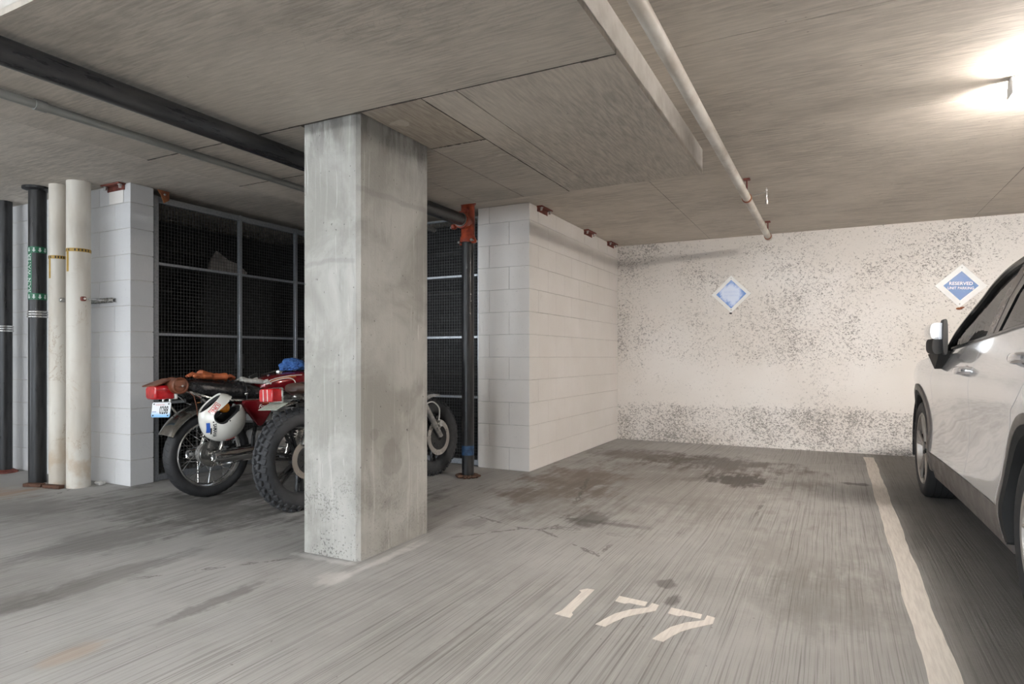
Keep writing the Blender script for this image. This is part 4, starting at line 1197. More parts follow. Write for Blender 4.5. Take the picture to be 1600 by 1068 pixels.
# tool roll and strap
def inb(b, o):   # top-level thing placed in a motorcycle's own axes
    bpy.context.view_layer.update()
    o.matrix_world = b.matrix_world.copy(); return o
t = inb(B1, thing('tool_roll', 'brown leather tool roll strapped behind the red motorcycle seat', 'leather bag'))
MB().lathe([(-.13, 0), (-.132, .045), (-.125, .056), (.12, .056), (.128, .045), (.126, 0)], (-.25, 0, .815), 'y', 26).build('roll', M_LEATHB, t)
MB().lathe([(-.136, .040), (-.140, .050), (-.134, .058), (-.122, .058)], (-.25, 0, .815), 'y', 26).build('end_welt', M_LEATHB, t)
MB().box((-.25, -.136, .830), (.075, .006, .045), .010).build('end_flap', M_LEATHB, t)
MB().sphere((-.238, -.141, .812), (.008, .004, .008), 8, 6).build('stud', M_STEEL, t)
MB().lathe([(-.02, .057), (-.02, .061), (.005, .061), (.005, .057)], (-.25, 0, .815), 'y', 24).build('strap', M_LEATHB, t)
MB().box((-.335, .03, .838), (.12, .20, .010), .004, rot('Y', -20)).build('flap', M_LEATHB, t)
MB().tube([(-.20, -.13, .775), (-.165, -.145, .74), (-.15, -.150, .66), (-.145, -.150, .60)], .008, 6, flat=(.35, 1)).build('loose_strap', M_LEATHB, t)
# gloves
def glove(name, label, m, M, spread=1.0, flip=1, size=1.0):
    mb = MB()
    s = size
    palm = [(.0, 0, .018), (.03, 0, .02), (.07, 0, .02), (.10, 0, .016)]
    mb.tube([(x * s, 0, z * s) for x, y, z in palm], [.030 * s, .044 * s, .046 * s, .030 * s], 12, flat=(.42, 1.0))
    mb.tube([(.01 * s, 0, .018 * s), (-.03 * s, .004, .022 * s), (-.075 * s, .006, .024 * s)], [.032 * s, .036 * s, .045 * s], 12, flat=(.55, 1.0), cap=True)
    for k, (yy, L, bend) in enumerate(((-.030, .060, .010), (-.010, .075, .016), (.011, .070, .012), (.031, .052, .006))):
        yy *= s; L *= s
        mb.tube([(.085 * s, yy, .017 * s), (.085 * s + L * .5, yy * (1 + .18 * spread), .020 * s + bend), (.085 * s + L, yy * (1 + .35 * spread), .014 * s)], [.0125 * s, .0115 * s, .008 * s], 8)
    mb.tube([(.035 * s, flip * .032 * s, .018 * s), (.06 * s, flip * .062 * s, .022 * s), (.088 * s, flip * .074 * s, .016 * s)], [.014 * s, .012 * s, .009 * s], 8)
    o = mb.build(name, m, None, 60)
    r = o.modifiers.new('r', 'REMESH'); r.mode = 'VOXEL'; r.voxel_size = .0042; r.use_smooth_shade = True
    sm = o.modifiers.new('s', 'SMOOTH'); sm.iterations = 3; sm.factor = .5
    bpy.context.view_layer.update(); bake(o)
    for v in o.data.vertices:
        q = noise.noise(v.co * 38) * .004 + noise.noise(v.co * 90) * .0015
        v.co.z += q * (1 if v.co.z > .01 else .3)
    bpy.context.view_layer.update()
    o.matrix_world = B1.matrix_world @ M
    return tag(o, label, 'glove', 'gloves on the seat')
glove('leather_glove', 'orange leather glove on the seat with fingers pointing toward the tool roll', M_LEATHO, Matrix.Translation((.02, -.060, .848)) @ rot('Z', 176) @ rot('Y', -4), .8, -1, 1.18)
glove('leather_glove', 'orange leather glove lying palm-down on the seat nearer the tank', M_LEATHO, Matrix.Translation((.055, .045, .858)) @ rot('Z', 4) @ rot('Y', 9) @ rot('X', -10), .9, 1, 1.18)
o = glove('cloth_glove', 'pale grey work glove lying on the seat nose by the red tank', M_GLOVEW, Matrix.Translation((.32, -.045, .812)) @ rot('Z', -14) @ rot('X', 12) @ rot('Y', 5), 1.0, 1, 1.0)
o = glove('cloth_glove', 'pale grey work glove bunched behind the other pale glove', M_GLOVEW, Matrix.Translation((.37, .05, .815)) @ rot('Z', 188) @ rot('X', 14), 1.2, -1, .85)
# rag
def ragmesh(c, r):
    bm = bmesh.new(); bmesh.ops.create_icosphere(bm, subdivisions=5, radius=1)
    for v in bm.verts:
        n_ = noise.noise(v.co * 2.1 + Vector((3, 1, 2))) * .28
        rg = abs(noise.noise(v.co * 4.6)) * .42 + abs(noise.noise(v.co * 9.0)) * .18
        k = 1 + n_ - rg + .15
        v.co = Vector((v.co.x * r[0] * k, v.co.y * r[1] * k, max(v.co.z, -.55) * r[2] * k))
        v.co += Vector(c)
    me = bpy.data.meshes.new('rag'); bm.to_mesh(me); bm.free(); me.materials.append(M_RAG)
    for p in me.polygons: p.use_smooth = True
    return me
o = inst('blue_rag', ragmesh((.725, .0, .945), (.10, .085, .06)))
bpy.context.view_layer.update(); o.matrix_world = B1.matrix_world.copy()
tag(o, 'crumpled blue rag on top of the red fuel tank', 'rag')

# ---- helmet hung over the rear indicator
HM = frame((-.035, -.262, .566), (.80, 0, .60), (.10, -1, .0))    # x forward of the face, y wearer's... , z = crown direction
HM = Matrix.Identity(4)
fwd = Vector((.78, -.12, .60)).normalized(); crown = Vector((.60, -.05, -.80)); crown = (crown - fwd * crown.dot(fwd)).normalized(); lat = crown.cross(fwd)
for i in range(3):
    HM[i][0] = fwd[i]; HM[i][1] = lat[i]; HM[i][2] = crown[i]; HM[i][3] = (-.030, -.275, .566)[i]
HR = (.158, .130, .150)
def hel_pt(x, y_side, z, off=.0):
    q = max(0.0, 1 - (x / HR[0]) ** 2 - (z / HR[2]) ** 2)
    return (x, y_side * (HR[1] * math.sqrt(q) + off), z)
bm = bmesh.new(); bmesh.ops.create_uvsphere(bm, u_segments=64, v_segments=40, radius=1)
for v in bm.verts:
    v.co = Vector((v.co.x * HR[0], v.co.y * HR[1], v.co.z * HR[2]))
    if v.co.z < 0: v.co.z *= 1.25; v.co.x += -v.co.z * .10; v.co.y *= 1 - .08 * (v.co.z / .1875) ** 2
res = bmesh.ops.bisect_plane(bm, geom=list(bm.verts) + list(bm.edges) + list(bm.faces), plane_co=(0, 0, -.150), plane_no=(-.10, 0, -1), clear_outer=True)
me = bpy.data.meshes.new('shell'); bm.to_mesh(me); bm.free(); me.materials.append(M_HELW)
HEL = thing('helmet', 'white full-face helmet hanging from the red motorcycle, with red UNI sticker', 'helmet')
shell = bpy.data.objects.new('shell', me); COL.objects.link(shell)
sd = shell.modifiers.new('s', 'SOLIDIFY'); sd.thickness = .012; sd.offset = -1
bpy.context.view_layer.update(); bake(shell)
def capsule(x0, x1, zc, h, n=12):
    p = []
    for k in range(n + 1):
        a = PI / 2 + PI * k / n; p.append((x0 + h * math.cos(a), zc + h * math.sin(a)))
    p += [(x1, zc - h * 1.0), (x1, zc + h * 1.0)]
    return p
def port(h, x0, nm):
    return MB().prism(capsule(x0, .30, -.052, h), -.3, .3, frame((0, 0, 0), (1, 0, .0), (0, 0, 1))).build(nm, None, None, 0)
ct = port(.046, -.020, 'cut')
boolean(shell, [ct]); drop([ct])
for p in shell.data.polygons: p.use_smooth = True
shell.data.set_sharp_from_angle(angle=math.radians(35))
shell.parent = HEL
# dark lining inside
bm = bmesh.new(); bmesh.ops.create_uvsphere(bm, u_segments=40, v_segments=24, radius=1)
for v in bm.verts:
    v.co = Vector((v.co.x * (HR[0] - .014), v.co.y * (HR[1] - .014), v.co.z * (HR[2] - .014)))
    if v.co.z < 0: v.co.z *= 1.25; v.co.x += -v.co.z * .10; v.co.y *= 1 - .08 * (v.co.z / .1875) ** 2
bmesh.ops.bisect_plane(bm, geom=list(bm.verts) + list(bm.edges) + list(bm.faces), plane_co=(0, 0, -.145), plane_no=(-.10, 0, -1), clear_outer=True)
me = bpy.data.meshes.new('lining'); bm.to_mesh(me); bm.free(); me.materials.append(M_HELK)
ln = bpy.data.objects.new('lining', me); COL.objects.link(ln)
sd = ln.modifiers.new('s', 'SOLIDIFY'); sd.thickness = .022; sd.offset = -1
ct = port(.041, -.020, 'cut'); boolean(ln, [ct]); drop([ct]); ln.parent = HEL
# port gasket along both cheeks
def hel_full(x, z, side, off):
    k = 1 - .08 * (min(z, 0) / .1875) ** 2
    zs_ = z / 1.25 if z < 0 else z
    xs_ = x + .10 * z if z < 0 else x
    q = max(0.0, 1 - (xs_ / HR[0]) ** 2 - (zs_ / HR[2]) ** 2)
    return (x, side * (HR[1] * math.sqrt(q) * k + off), z)
for side in (-1, 1):
    cap = [p for p in capsule(-.020, .10, -.052, .046, 16)]
    cap = cap[-1:] + cap[:-1]
    MB().tube([hel_full(a, b, side, -.002) for a, b in cap], .0048, 6).build('port_gasket', M_HELK, HEL)
def decal(name, pts, faces, side, m, parent=HEL, off=.0012):
    return MB().add([hel_full(a, b, side, off) for a, b in pts], faces).build(name, m, parent, 0)
def gridrect(cx, cz, wd, hh, ang, n=6):
    ca, sa = math.cos(ang), math.sin(ang); pts = []; fc = []
    for i in range(n + 1):
        for j in range(n + 1):
            a = (i / n - .5) * wd; b = (j / n - .5) * hh
            pts.append((cx + a * ca - b * sa, cz + a * sa + b * ca))
    for i in range(n):
        for j in range(n):
            k = i * (n + 1) + j; fc.append((k, k + n + 1, k + n + 2, k + 1))
    return pts, fc
SIDE = 1
if (HM.to_3x3() @ Vector((0, 1, 0))).y > 0: SIDE = -1
def txt_on(body, cx, cz, wd, hh, ang, m, name, off=.002, bold=.02, mir=1):
    p, f = text2d(body, wd, hh, bold)
    ca, sa = math.cos(ang), math.sin(ang)
    return decal(name, [(cx + ((a - wd / 2) * ca - (b - hh / 2) * sa * mir), cz + ((a - wd / 2) * sa + (b - hh / 2) * ca * mir)) for a, b in p], f, SIDE, m, HEL, off)
def img(a, b):
    """direction on the helmet side that appears as right a, up b from the near side -> (x, z) in helmet axes"""
    d = Vector((a, 0, b)); return d.dot(fwd), d.dot(crown)
def ang_of(a, b):
    x, z = img(a, b); return math.atan2(z, x)
def at(a, b):
    return img(a, b)
# handedness of (image right, image up) in (x, z)
e1 = img(1, 0); e2 = img(0, 1)
MIR = 1 if e1[0] * e2[1] - e1[1] * e2[0] > 0 else -1
c_ = at(-.088, .088)
UA = ang_of(-.62, -.78)
pp, ff = gridrect(c_[0], c_[1], .082, .034, UA); decal('sticker', pp, ff, SIDE, M_DECR)
pp, ff = gridrect(c_[0], c_[1], .074, .027, UA); decal('sticker', pp, ff, SIDE, M_HELW, HEL, .0017)
txt_on('UNI', c_[0], c_[1], .062, .021, UA, M_DECR, 'lettering', .0024, .03, MIR)
c_ = at(-.088, -.062)
txt_on('YAMAHA', c_[0], c_[1], .098, .021, ang_of(.10, -1), M_HELK, 'lettering', .0022, .03, MIR)
c_ = at(-.124, -.045)
pp, ff = gridrect(c_[0], c_[1], .07, .018, ang_of(.12, -1)); decal('sticker', pp, ff, SIDE, M_DECB)
c_ = at(-.108, -.068)
pp, ff = gridrect(c_[0], c_[1], .045, .007, ang_of(.12, -1)); decal('sticker', pp, ff, SIDE, M_HELK)
for a, b in ((-.100, -.005), (-.098, -.024), (.075, .075), (.0, .0)):
    c_ = at(a, b); q = hel_full(c_[0], c_[1], SIDE, 0)
    MB().sphere(q, (.005, .003, .005), 8, 5).build('snap', M_HELK, HEL)
# red rim tape and chin strap
MB().tube([hel_full(*at(a, b), SIDE, .001) for a, b in ((.0, -.138), (.03, -.136), (.06, -.122))], .004, 6).build('rim_tape', M_DECR, HEL)
bpy.context.view_layer.update()
HEL.matrix_world = B1.matrix_world @ HM

# ---- the dark scrambler in front of it
B2 = thing('motorcycle', 'dark motorcycle with knobby tyres, half hidden behind the concrete column', 'motorcycle', (-3.17, 3.10, 0), 'parked motorcycles')
B2.rotation_euler = (math.radians(-3.0), 0, math.radians(90 - 3.6))
R2 = .337
chassis(B2, R2, 1.44, True, .12, .42)
cast_wheel(B2, (0, 0, R2), R2, .132, 'rear', singly=True)
cast_wheel(B2, (1.44, 0, R2 - .01), R2 - .01, .105, 'front', singly=False)
disc(B2, (0, 0, R2), .128, -.088, 'rear_disc')
disc(B2, (1.44, 0, R2 - .01), .152, -.068, 'front_disc')
MB().box((.0, -.095, R2 + .115), (.11, .055, .075), .016, rot('Y', 25), 2).build('rear_caliper', M_CHROMED, B2)
MB().tube([(.02, -.105, R2 + .10), (.09, -.11, R2 - .01), (.30, -.11, .33)], .010, 8).build('torque_arm', M_CHROMED, B2)
fc = MB().box((1.40, -.088, R2 + .10), (.075, .05, .085), .018, rot('Y', 30), 2).cyl((1.41, -.112, R2 + .11), (1.41, -.128, R2 + .11), .026, 16).cyl((1.375, -.112, R2 + .07), (1.375, -.125, R2 + .07), .012, 10).build('front_caliper', M_CHROMED, B2)
MB().tube(curve([(1.40, -.11, R2 + .14), (1.385, -.13, R2 + .24), (1.30, -.13, R2 + .30), (1.22, -.11, .62)], 5), .006, 8).build('brake_hose', M_HOSE, B2)
arcfender((1.44, 0, R2), .385, 80, 150, .13).build('front_mudguard', M_CHROMED, B2)
arcfender((0, 0, R2), .40, 50, 92, .15).build('rear_mudguard', M_BLK, B2)
loftx([(-.03, 0, .05, .79, .82, 2.4), (-.01, 0, .10, .775, .845, 2.8), (.08, 0, .125, .765, .85, 3), (.28, 0, .125, .755, .84, 3), (.44, 0, .10, .75, .82, 3), (.50, 0, .06, .76, .80, 2.4)], 24).build('seat', pm('dark_brown_seat_hide', (.06, .028, .018), (.035, .018, .012), 12, .45), B2)
loftx([(.40, 0, .03, .78, .83, 2.2), (.43, 0, .09, .76, .86, 2.6), (.56, 0, .14, .75, .92, 2.8), (.70, 0, .15, .75, .935, 2.8), (.84, 0, .13, .77, .92, 2.6), (.90, 0, .05, .81, .88, 2.2)], 28).build('fuel_tank', M_BLK, B2, 60)
for s in (-1, 1):
    MB().prism([(.26, .50), (.30, .70), (.48, .70), (.50, .56), (.40, .48)], -.01, .01, frame((0, s * .135, 0), (1, 0, 0), (0, 0, 1))).build('side_cover', M_BLK, B2, 25)
    ex = MB().lathe([(-.05, 0), (-.05, .025), (0, .040), (.36, .042), (.46, .024)], (.06, s * .18, .35), 'x', 20).build('muffler', M_BLK, B2)
    MB().tube(curve([(.75, s * .07, .60), (.85, s * .08, .54), (.86, s * .10, .40), (.78, s * .15, .29), (.50, s * .18, .345)], 5), .019, 10).build('header_pipe', M_BLKM, B2)
tl = MB().prism([(-.06, -.042), (.06, -.042), (.066, -.03), (.066, .034), (.055, .045), (-.055, .045), (-.066, .034), (-.066, -.03)], 0, .075, frame((-.170, 0, .772), (0, 1, 0), (0, 0, 1))).build('tail_lamp', M_LENSR, B2, 20)
tl.location = (-.075, 0, 0)
bv = tl.modifiers.new('b', 'BEVEL'); bv.width = .008; bv.segments = 2; bv.limit_method = 'ANGLE'; bake(tl)
MB().box((-.165, 0, .772), (.014, .138, .098), .004).build('lamp_base', M_CHROMED, tl).location = (.075, 0, 0)
MB().tube([(-.246, -.02, .735), (-.246, -.02, .81)], .003, 6).tube([(-.246, .02, .735), (-.246, .02, .81)], .003, 6).build('lens_rib', M_PINW, tl).location = (.075, 0, 0)
pl2 = MB().prism([(-.088, -.05), (.088, -.05), (.088, .05), (-.088, .05)], -.002, .002, frame((-.19, 0, .700), (0, -1, 0), (.92, 0, .39))).build('licence_plate', pm('pale_worn_plate', (.52, .56, .48), (.36, .40, .33), 30, .5), B2, 0)
MB().tube([(-.13, 0, .76), (-.10, 0, .70), (0, 0, .72)], .012, 8).build('plate_bracket', M_CHROMED, B2)
MB().tube([(.34, .15, .26), (.30, .28, .012)], [.012, .010], 8).build('side_stand', M_BLK, B2)
# ------------------------------------------------------------------ the silver car
g = G('pearl_silver_paint')
fl = g.noise(g.obj(), 900, 1, .5)
g.set(**{'Base Color': g.mix(g.step(fl, .4, .6), (.82, .82, .83), (.86, .86, .87)), 'Metallic': .50, 'Roughness': .20, 'Coat Weight': 1.0, 'Coat Roughness': .04})
M_CAR = g.m
M_CLAD = pm('taupe_plastic_cladding', (.155, .135, .125), (.13, .115, .105), 12, .42)
M_CARK = pm('gloss_black_trim', (.012, .012, .012), (.018, .018, .018), 12, .16)
M_CARM = pm('matte_black_liner', (.012, .012, .012), (.02, .02, .02), 12, .75)
M_BPIL = pm('grey_pillar_reflection', (.10, .088, .080), (.085, .075, .068), 12, .3)  # reflection on the gloss black pillar, painted as grey-brown
M_INT = pm('dark_interior', (.018, .018, .019), (.03, .03, .03), 12, .8)
M_ALLOY = pm('machined_alloy', (.50, .46, .42), (.42, .39, .36), 12, .42, .7)
M_CARTYRE = pm('car_tyre_rubber', (.02, .02, .021), (.03, .03, .031), 30, .65, bump=.1)
M_HANDLE = pm('bright_silver_handle', (.78, .78, .79), (.72, .72, .73), 12, .12, .75, coat=1.0, rvar=.04)
M_LAMPG = pm('clear_lamp', (.5, .52, .55), (.42, .44, .46), 20, .12, .3)
g = G('tinted_car_glass')
for nd in list(g.nt.nodes):
    if nd.type == 'BSDF_PRINCIPLED': g.nt.nodes.remove(nd)
tr = g.n('ShaderNodeBsdfTransparent'); g.link(g.mix(g.noise(g.obj(), 3, 1, .5), (.74, .75, .735), (.78, .79, .775)), tr.inputs[0])
gl = g.n('ShaderNodeBsdfGlossy'); gl.inputs['Roughness'].default_value = .02
fr = g.n('ShaderNodeFresnel'); fr.inputs[0].default_value = 1.45
mx = g.n('ShaderNodeMixShader'); g.link(fr.outputs[0], mx.inputs[0]); g.link(tr.outputs[0], mx.inputs[1]); g.link(gl.outputs[0], mx.inputs[2])
g.link(mx.outputs[0], g.nt.nodes['Material Output'].inputs[0])
M_GLASS = g.m

CAR = thing('car', 'silver white crossover car with taupe cladding parked at the right', 'car', (1.45, 5.55, 0))
CAR.rotation_euler = (0, 0, math.radians(91.8))
WB = 2.67
def lerp_tab(T, q):
    if q <= T[0][0]: return T[0][1]
    for (a, b), (c, d) in zip(T, T[1:]):
        if q <= c: return b + (d - b) * (q - a) / (c - a)
    return T[-1][1]
YZ = [(.20, .862), (.30, .888), (.38, .900), (.44, .893), (.52, .884), (.62, .882), (.72, .890), (.80, .901), (.86, .908), (.905, .905), (.96, .889), (1.02, .868), (1.06, .852), (1.16, .822)]
WX = [(-3.55, .70), (-3.45, .86), (-3.2, .955), (-2.85, 1.0), (-2.6, 1.012), (-2.35, 1.008), (-2.0, .999), (-1.5, .994), (-.9, .995), (-.4, 1.002), (0, 1.004), (.2, .992), (.5, .955), (.70, .88), (.82, .76), (.88, .60)]
def side_y(x, z): return lerp_tab(YZ, z) * lerp_tab(WX, x)
BELT = [(-3.4, 1.13), (-2.6, 1.155), (-2.2, 1.143), (-1.4, 1.095), (-.86, 1.062), (-.55, 1.035), (-.2, 1.01), (.2, .975), (.5, .935), (.72, .86), (.86, .74)]
SEAM = [(.20, -1.36), (.30, -1.38), (.40, -1.485), (.61, -1.545), (.816, -1.625), (.914, -1.645), (1.05, -1.64), (1.2, -1.62)]
RSEAM = [(.20, -2.12), (.40, -2.13), (.60, -2.22), (.75, -2.38), (.81, -2.42), (.875, -2.56), (1.0, -2.64), (1.2, -2.66)]
FSEAM = [(.20, -.46), (.40, -.47), (.8, -.56), (1.1, -.62)]
def side_panel(name, xa, xb, z0, top, m, sgn, nu=22, nv=18, th=.045, gap=.0034, outs=0.0, smooth=50):
    """skin between two seam curves, a closed shell"""
    o_, i_ = [], []
    for j in range(nv + 1):
        for i in range(nu + 1):
            t_ = j / nv
            zm = z0 + t_ * (1.05 - z0)
            u_ = i / nu
            for _ in range(3):
                x0, x1 = lerp_tab(xa, zm) - gap, lerp_tab(xb, zm) + gap
                x = x0 + (x1 - x0) * u_
                zt = lerp_tab(top, x)
                zm = z0 + t_ * (zt - z0)
            y = side_y(x, zm) + outs
            o_.append((x, sgn * y, zm)); i_.append((x, sgn * (y - th), zm))
    W = nu + 1; N_ = len(o_)
    ff = []
    for j in range(nv):
        for i in range(nu):
            a = j * W + i
            ff.append((a, a + 1, a + 1 + W, a + W)); ff.append((N_ + a, N_ + a + W, N_ + a + 1 + W, N_ + a + 1))
    for i in range(nu):
        ff.append((i, N_ + i, N_ + i + 1, i + 1)); b = nv * W + i; ff.append((b, b + 1, N_ + b + 1, N_ + b))
    for j in range(nv):
        a = j * W; ff.append((a, a + W, N_ + a + W, N_ + a)); b = j * W + nu; ff.append((b, N_ + b, N_ + b + W, b + W))
    return MB().add(o_ + i_, ff).build(name, m, CAR, smooth)
def archcut(x, r): return MB().lathe([(-1.2, 0), (-1.2, r), (1.2, r), (1.2, 0)], (x, 0, .352), 'y', 64).build('cut', None, CAR, 0)
cf = archcut(-.02, .432); cr = archcut(-WB, .432)
FLAT = lambda z: [(-9, z), (9, z)]
C_ = lambda x: [(0, x), (2, x)]
for sgn in (1, -1):
    f_ = side_panel('front_fender', C_(.86), FSEAM, .385, BELT, M_CAR, sgn); boolean(f_, [cf])
    d1 = side_panel('front_door', FSEAM, SEAM, .385, BELT, M_CAR, sgn)
    d2 = side_panel('rear_door', SEAM, RSEAM, .385, BELT, M_CAR, sgn); boolean(d2, [cr])
    q_ = side_panel('rear_quarter', RSEAM, C_(-3.52), .385, BELT, M_CAR, sgn); boolean(q_, [cr])
    for k, (xa, xb) in enumerate(((C_(-.40), SEAM), (SEAM, C_(-2.28)))):
        s_ = side_panel('sill_cladding', xa, xb, .27, FLAT(.383), M_CLAD, sgn, 14, 6, .06, .002, .004)
        boolean(s_, [cf if k == 0 else cr])
    s_ = side_panel('rocker_panel', C_(-.42), C_(-2.26), .205, FLAT(.268), M_CLAD, sgn, 14, 4, .06, .002, -.006); boolean(s_, [cf, cr])
    fb = side_panel('bumper_corner', C_(.88), C_(.30), .22, FLAT(.384), M_CLAD, sgn, 12, 5, .06, .002, .002); boolean(fb, [cf])
    rb = side_panel('bumper_corner', C_(-2.95), C_(-3.54), .24, FLAT(.384), M_CLAD, sgn, 12, 5, .06, .002, .002); boolean(rb, [cr])
    for wx in (-.02, -WB):
        rings = []
        for k in range(31):
            a = math.radians(-12 + 204 * k / 30)
            ro = .470 if wx > -1 else .466
            pts = []
            for (r, dy) in ((.425, -.02), (.425, .012), (.445, .014), (ro, .007), (ro, -.02)):
                x = wx + r * math.cos(a); z = .352 + r * math.sin(a)
                pts.append((x, sgn * (side_y(max(-3.4, min(.6, x)), max(z, .21)) + dy), z))
            rings.append(pts)
        MB().loft(rings).build('arch_cladding', M_CLAD, CAR)
        rings = []
        for k in range(31):
            a = math.radians(-14 + 208 * k / 30)
            pts = []
            for (r, dy) in ((.388, -.06), (.390, .004), (.424, .010), (.424, -.06)):
                x = wx + r * math.cos(a); z = .352 + r * math.sin(a)
                pts.append((x, sgn * (side_y(max(-3.4, min(.6, x)), max(z, .21)) + dy), z))
            rings.append(pts)
        MB().loft(rings).build('arch_lip', M_CARM, CAR)
        lin = []
        for k in range(25):
            a = math.radians(-15 + 210 * k / 24)
            lin.append([(wx + r * math.cos(a), sgn * y, .352 + r * math.sin(a)) for r, y in ((.425, .60), (.425, .885), (.431, .885), (.431, .60))])
        MB().loft(lin).build('arch_liner', M_CARM, CAR)
    sh_ = lambda T, d: [(a, b + d) for a, b in T]
    for nm_, T, ct_ in (('door_seal', FSEAM, cf), ('door_seal', SEAM, None), ('door_seal', RSEAM, cr)):
        sl = side_panel(nm_, sh_(T, .018), sh_(T, -.018), .39, [(a, b - .01) for a, b in BELT], M_CARM, sgn, 4, 18, .02, 0, -.012)
        if ct_: boolean(sl, [ct_])
    # handles
    for (hx, hz) in ((-1.50, .945), (-2.50, 1.012)):
        y = side_y(hx, hz)
        h = MB().tube(curve([(hx + .115, sgn * (y - .01), hz - .004), (hx + .09, sgn * (y + .028), hz), (hx, sgn * (y + .040), hz + .004), (hx - .09, sgn * (y + .030), hz + .006), (hx - .12, sgn * (y - .008), hz + .004)], 6), .020, 12, flat=(1.0, .55)).build('door_handle', M_HANDLE, CAR)
        MB().sphere((hx, sgn * (y - .012), hz - .006), (.075, .022, .036), 18, 10).build('handle_recess', M_CLAD, h)
# wheels
def carwheel(x, sgn, nm):
    c = (x, sgn * .7725, .348)
    s = sgn
    ty = MB().lathe([(-.085, .245), (-.105, .262), (-.114, .30), (-.108, .330), (-.092, .345), (-.045, .3485), (0, .349), (.045, .3485), (.092, .345), (.108, .330), (.114, .30), (.105, .262), (.085, .245)], c, 'y', 72, loop=True).build(nm, M_CARTYRE, CAR)
    for w_ in (-.06, -.02, .02, .06):
        MB().lathe([(w_ - .003, .3445), (w_ - .003, .3494), (w_ + .003, .3494), (w_ + .003, .3445)], c, 'y', 64, loop=True).build('tread_groove', M_CARM, ty)
    rim = MB().lathe([(s * .07, .243), (s * .07, .236), (-s * .10, .232), (-s * .10, .24)], c, 'y', 64, loop=True).build('wheel_rim', M_CARK, CAR)
    MB().lathe([(s * .102, .262), (s * .108, .252), (s * .104, .244), (s * .07, .238), (s * .06, .248)], c, 'y', 64, loop=True).build('rim_lip', M_ALLOY, rim)
    MB().lathe([(s * .02, 0), (s * .02, .236)], c, 'y', 48).build('brake_shadow_disc', M_CARM, rim)
    MB().lathe([(s * .03, .06), (s * .03, .16), (s * .04, .16), (s * .04, .06)], c, 'y', 40, loop=True).build('brake_disc', M_DISC, rim)
    for k in range(5):
        a0 = 2 * PI * k / 5 + .25
        for d in (-.17, .17):
            pts = [(c[0] + r * math.cos(a0 + d * f), c[1] + s * yy, c[2] + r * math.sin(a0 + d * f)) for r, f, yy in ((.035, .5, .080), (.11, .62, .086), (.18, .85, .092), (.240, 1.12, .094))]
            MB().tube(pts, [.014, .012, .011, .013], 8, flat=(.9, .9)).build('wheel_spoke', M_ALLOY, rim)
        pts = [(c[0] + r * math.cos(a0), c[1] + s * .06, c[2] + r * math.sin(a0)) for r in (.05, .24)]
        MB().tube(pts, [.02, .03], 8).build('spoke_web', M_CARK, rim)
    MB().lathe([(s * .06, .06), (s * .092, .05), (s * .098, .03), (s * .099, 0)], c, 'y', 24).build('hub_cap', M_CARK, rim)
for sgn in (1, -1):
    carwheel(-.02, sgn, 'front_tyre'); carwheel(-WB, sgn, 'rear_tyre')
drop([cf, cr])
# hood, nose, tail
rings = []
for i in range(17):
    x = -.50 + 1.36 * i / 16
    zt = lerp_tab(BELT, x) - .004; hw = side_y(x, zt) - .012
    row = [(x, hw * q, zt + .065 * (1 - abs(q) ** 2.2)) for q in [k / 8 - 1 for k in range(17)]]
    rings.append(row + [(p[0], p[1], p[2] - .03) for p in reversed(row)])
MB().loft(rings).build('hood', M_CAR, CAR, 50)
def nose(name, z0, z1, xo, m, x_in=-.0, front=True, dx=.05):
    rings = []
    for k in range(25):
        q = -1 + 2 * k / 24
        y = .80 * q
        bulge = .10 * (1 - abs(q) ** 3)
        x0 = (xo + bulge) if front else (xo - bulge)
        x1 = x0 - dx if front else x0 + dx
        rings.append([(x0 - (.04 if front else -.04), y, z0), (x0, y, (z0 + z1) / 2), (x0 - (.03 if front else -.03), y, z1), (x1 - (.03 if front else -.03), y, z1), (x1 - (.04 if front else -.04), y, z0)])
    return MB().loft(rings).build(name, m, CAR, 40)
nose('front_bumper', .20, .42, .76, M_CLAD); nose('grille', .42, .66, .76, M_CARK); nose('front_fascia', .66, .84, .74, M_CAR)
nose('rear_bumper', .24, .58, -3.42, M_CLAD, front=False); nose('tailgate', .58, 1.12, -3.38, M_CAR, front=False)
for s in (-1, 1):
    MB().box((.70, s * .66, .75), (.16, .26, .09), .03, rot('Z', s * -24), 2).build('headlamp', M_LAMPG, CAR)
    MB().box((-3.40, s * .70, 1.0), (.10, .20, .10), .025, rot('Z', s * 20), 2).build('tail_lamp', M_LENSR, CAR)
